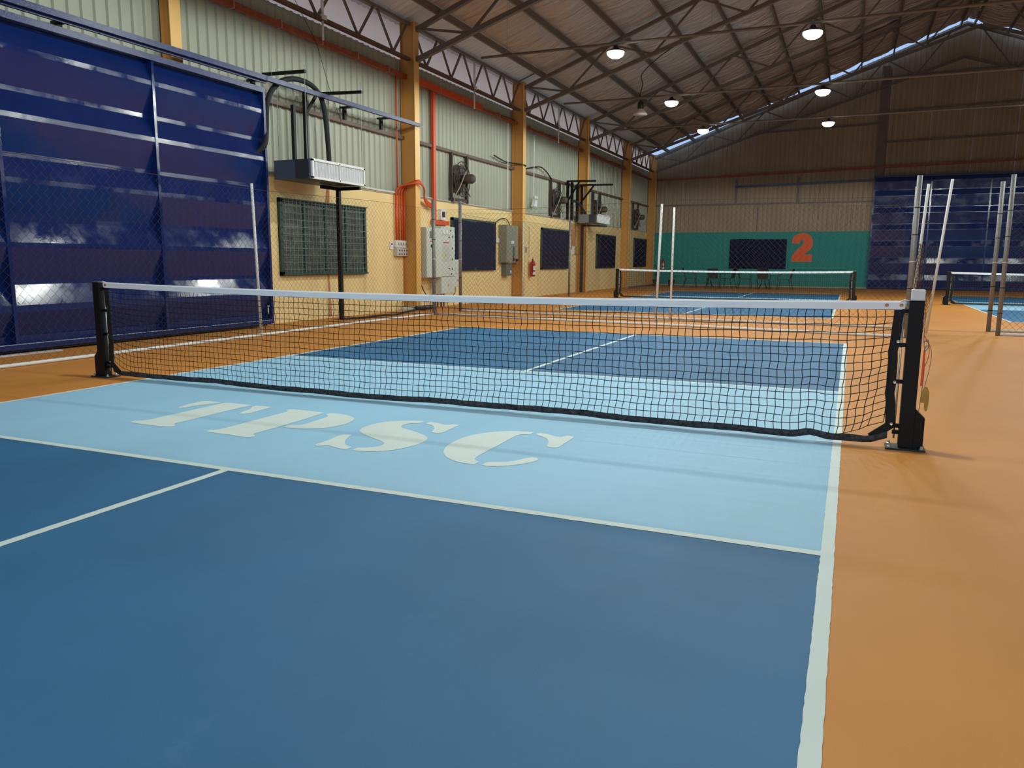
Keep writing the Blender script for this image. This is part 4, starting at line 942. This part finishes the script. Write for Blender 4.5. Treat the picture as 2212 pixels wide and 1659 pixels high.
# ================================================================== FENCES
def path_len(p): return sum((Vector(p[i + 1]) - Vector(p[i])).length for i in range(len(p) - 1))
def along(p, s):
    for i in range(len(p) - 1):
        a, b = Vector(p[i]), Vector(p[i + 1]); L = (b - a).length
        if s <= L or i == len(p) - 2: return a + (b - a) * (s / L)
        s -= L
def chain(p, h, w=.10, hh=.05, r=.0015, sag=.03, seed=0, pinch=None):
    rnd = random.Random(seed); L = path_len(p); n = int(L / w); m = int(h / hh)
    mb = MB()
    def node(i, j):
        s = min(max((i + (.5 if j % 2 else 0)) * w, 0), L); z = .035 + j * hh
        q = along(p, s); z -= sag * math.sin(s * .9) * j / m
        bw = .02 * math.sin(s * 1.3 + j * .21 + seed)
        x, y = q.x + bw * .5, q.y + bw * .5
        if pinch: k = pinch(z); c = along(p, L * .5); x = c.x + (x - c.x) * k; y = c.y + (y - c.y) * k
        return (x + rnd.uniform(-.003, .003), y + rnd.uniform(-.003, .003), z + rnd.uniform(-.004, .004))
    grid = {}
    for j in range(m + 1):
        for i in range(-1, n + 1): grid[i, j] = node(i, j)
    for i in range(n):
        a = []; b = []
        for j in range(m + 1):
            a.append(grid[i, j]); b.append(grid[i - 1 if j % 2 else i, j])
        mb.tube(a, r, 3, False); mb.tube(b, r, 3, False)
    return mb
def fence(path, label, h=2.15, posts=(), post_h=2.36, rail=True, white=(), seed=0, w=.10, r=.0015, wire=True, hpost=.036):
    p = [(x, y, 0) for x, y in path]
    f = thing('wire_mesh_fence', label, 'fence', (path[0][0], path[0][1], 0))
    tag(chain(p, h, w=w, r=r, seed=seed).build('wire_mesh', WIREM, f), kind='stuff')
    L = path_len(p)
    if rail: 
        pts = [along(p, L * i / 40) + Vector((0, 0, .022)) for i in range(41)]
        MB().tube(pts, .021, 8).build('foot_rail', WHITE, f, True)
    if wire: MB().tube([along(p, L * i / 40) + Vector((0, 0, h - .02 - .03 * math.sin(L * i / 40 * .9) + .02)) for i in range(41)], .003, 4).build('top_wire', WIREM, f)
    for x, y in posts:
        q = MB().tube([(x, y, 0), (x, y, post_h)], hpost, 12).build('grey_post', GALV, f, True)
        for zz in (.35, .75, 1.15, 1.55, 1.95): MB().tube([(x, y, zz), (x, y, zz + .012)], hpost + .004, 10).build('cable_tie', DARK if int(zz * 100) % 2 else ROPE, q)
    for x0, y0, x1, y1, z1 in white:
        MB().tube([(x0, y0, 0.01), (x1, y1, z1)], .021, 8).build('white_pole', WHITE, f, True)
    return f
fence([(-4.86, -5.0), (-4.92, 3.0), (-5.0, 6.5), (-4.95, 9.12)], 'low railed wire fence in front of the near blue door and the gridded window', posts=[(-4.95, 9.12)], white=[(-4.95, 3.85, -5.03, 3.87, 2.21)], seed=1)
fence([(-4.95, 9.12), (-2.8, 8.85), (.5, 8.52), (3.87, 8.05)], 'wire fence crossing directly behind the near court', posts=[(3.87, 8.05)], white=[(-.14, 8.6, -.10, 8.6, 2.13)], seed=2, post_h=2.42)
fence([(-5.0, 10.42), (-2.0, 10.25), (.3, 10.15), (3.97, 9.95)], 'wire fence crossing just before the second court', posts=[(-5.0, 10.42), (3.97, 9.95)], white=[(-.2, 10.12, -.2, 10.12, 2.17)], seed=3, post_h=2.42)
fence([(-5.0, 10.42), (-5.15, 14.5), (-5.36, 18.85), (-5.4, 22.5)], 'wire fence along the left side of the second court', posts=[(-5.36, 18.85)], rail=False, seed=4, post_h=2.40)
fence([(5.24, 9.19), (14.0, 9.19)], 'wire fence at the right edge behind the nearer grey post', posts=[(5.24, 9.19)], seed=5, h=2.2, post_h=2.5, hpost=.034)
fence([(5.22, 10.0), (14.0, 10.0)], 'wire fence at the right edge behind the farther grey post', posts=[(5.22, 10.0)], seed=6, h=2.2, post_h=2.47, hpost=.034)
gf = thing('loose_gate_mesh', 'loose bunched wire mesh with two leaning white poles beside the near post', 'fence', (4.1, 8.6, 0))
tag(chain([(3.93, 8.2, 0), (4.05, 8.7, 0), (4.32, 9.1, 0)], 1.45, w=.08, r=.003, seed=9, pinch=lambda z: .45 + .55 * min(1, z / .8)).build('wire_mesh', WIREM, gf), kind='stuff')
MB().tube([(4.21, 9.0, 0.01), (4.39, 9.0, 2.44)], .021, 8).build('white_pole', WHITE, gf, True)
MB().tube([(3.94, 8.7, 0.01), (4.04, 8.7, 2.35)], .021, 8).build('white_pole', WHITE, gf, True)

# ================================================================== TABLES, CHAIRS, PLANTS AT THE BACK
CHF = mat('dark_chair_frame', (34, 36, 38), .4, metal=.3); SLING = mat('black_sling_fabric', (40, 42, 44), .8)
def chair(label):
    c = thing('patio_chair', label, 'chair', (0, 0, 0)); WORLD[c.name] = Vector((0, 0, 0))
    MB().box((-.22, -.22, .41), (.22, .22, .43)).build('seat', SLING, c)
    MB().prism([(-.21, .21, .45), (.21, .21, .45), (.20, .33, .86), (-.20, .33, .86)], (0, .015, 0)).build('backrest', SLING, c)
    for sx in (-1, 1):
        MB().tube([(sx * .24, -.22, .42), (sx * .27, -.27, 0)], .015, 6).build('leg', CHF, c)
        MB().tube([(sx * .24, .20, .42), (sx * .27, .30, 0)], .015, 6).build('leg', CHF, c)
        MB().tube(wob([(sx * .25, -.25, .40), (sx * .27, -.22, .62), (sx * .26, 0, .66), (sx * .23, .27, .68), (sx * .215, .34, .87)], 4), .012, 6).build('armrest', CHF, c, True)
    return c
ch0 = chair('dark sling chair farthest left, left of the first round table')
PI = math.pi
place = [(-3.55, 30.0, PI / 2 + .1, None), (-2.45, 29.45, 0.0 + PI, 'dark sling chair with its back to the net at the first round table'), (-1.92, 29.95, -PI / 2 - .25, 'dark sling chair right of the first round table'),
         (-1.20, 30.0, PI / 2, 'dark sling chair left of the second round table'), (-.38, 29.45, PI, 'dark sling chair with its back to the net at the second round table'), (.45, 29.9, -PI / 2 - .1, 'dark sling chair farthest right, right of the second round table')]
for i, (x, y, a, l) in enumerate(place):
    o = ch0 if i == 0 else copy_tree(ch0)
    o.location = (x, y, 0); o.rotation_euler = (0, 0, a); o['group'] = 'patio chairs in front of the teal wall'
    if l: o['label'] = l
for x, l in ((-2.75, 'first dark round table among the chairs near the corner'), (-.45, 'second dark round table among the chairs under the dark board')):
    t = thing('patio_table', l, 'table', (x, 30.2, 0), 'patio tables in front of the teal wall')
    MB().lathe((x, 30.2, .70), [(.36, 0), (.37, .01), (.37, .02)], 24).build('tabletop', CHF, t)
    for k in range(4):
        a = PI / 4 + k * PI / 2; c_, s_ = math.cos(a), math.sin(a)
        MB().tube(wob([(x + .25 * c_, 30.2 + .25 * s_, 0.01), (x + .1 * c_, 30.2 + .1 * s_, .25), (x + .08 * c_, 30.2 + .08 * s_, .70)], 4), .013, 6).build('leg', CHF, t, True)
def plant(x, y, h, label):
    p = thing('potted_plant', label, 'plant', (x, y, 0))
    MB().lathe((x, y, 0), [(.12, 0), (.17, .28), (.18, .30)], 14).build('pot', POT, p)
    mb = MB(); rnd = random.Random(int(x * 10))
    for k in range(70):
        a = rnd.uniform(0, 2 * PI); r = rnd.uniform(.02, .24); z = rnd.uniform(.35, h)
        c = Vector((x + r * math.cos(a), y + r * math.sin(a), z)); d = Vector((math.cos(a), math.sin(a), rnd.uniform(-.2, .6))) * .12; e = Vector((-math.sin(a), math.cos(a), 0)) * .035
        mb.poly([c, c + d * .5 + e, c + d, c + d * .5 - e])
    tag(mb.build('foliage', LEAF, p), kind='stuff')
    MB().tube([(x, y, .28), (x, y, h * .8)], .012, 5).build('stem', POT, p)
plant(-5.45, 31.6, .95, 'dark potted plant nearest the corner column')
plant(-4.75, 31.7, .80, 'low dark potted plant beside the corner, below the extinguisher')
extinguisher(-5.50, YB - .12, .72, 'red fire extinguisher on the teal wall in the corner', .2, -1)
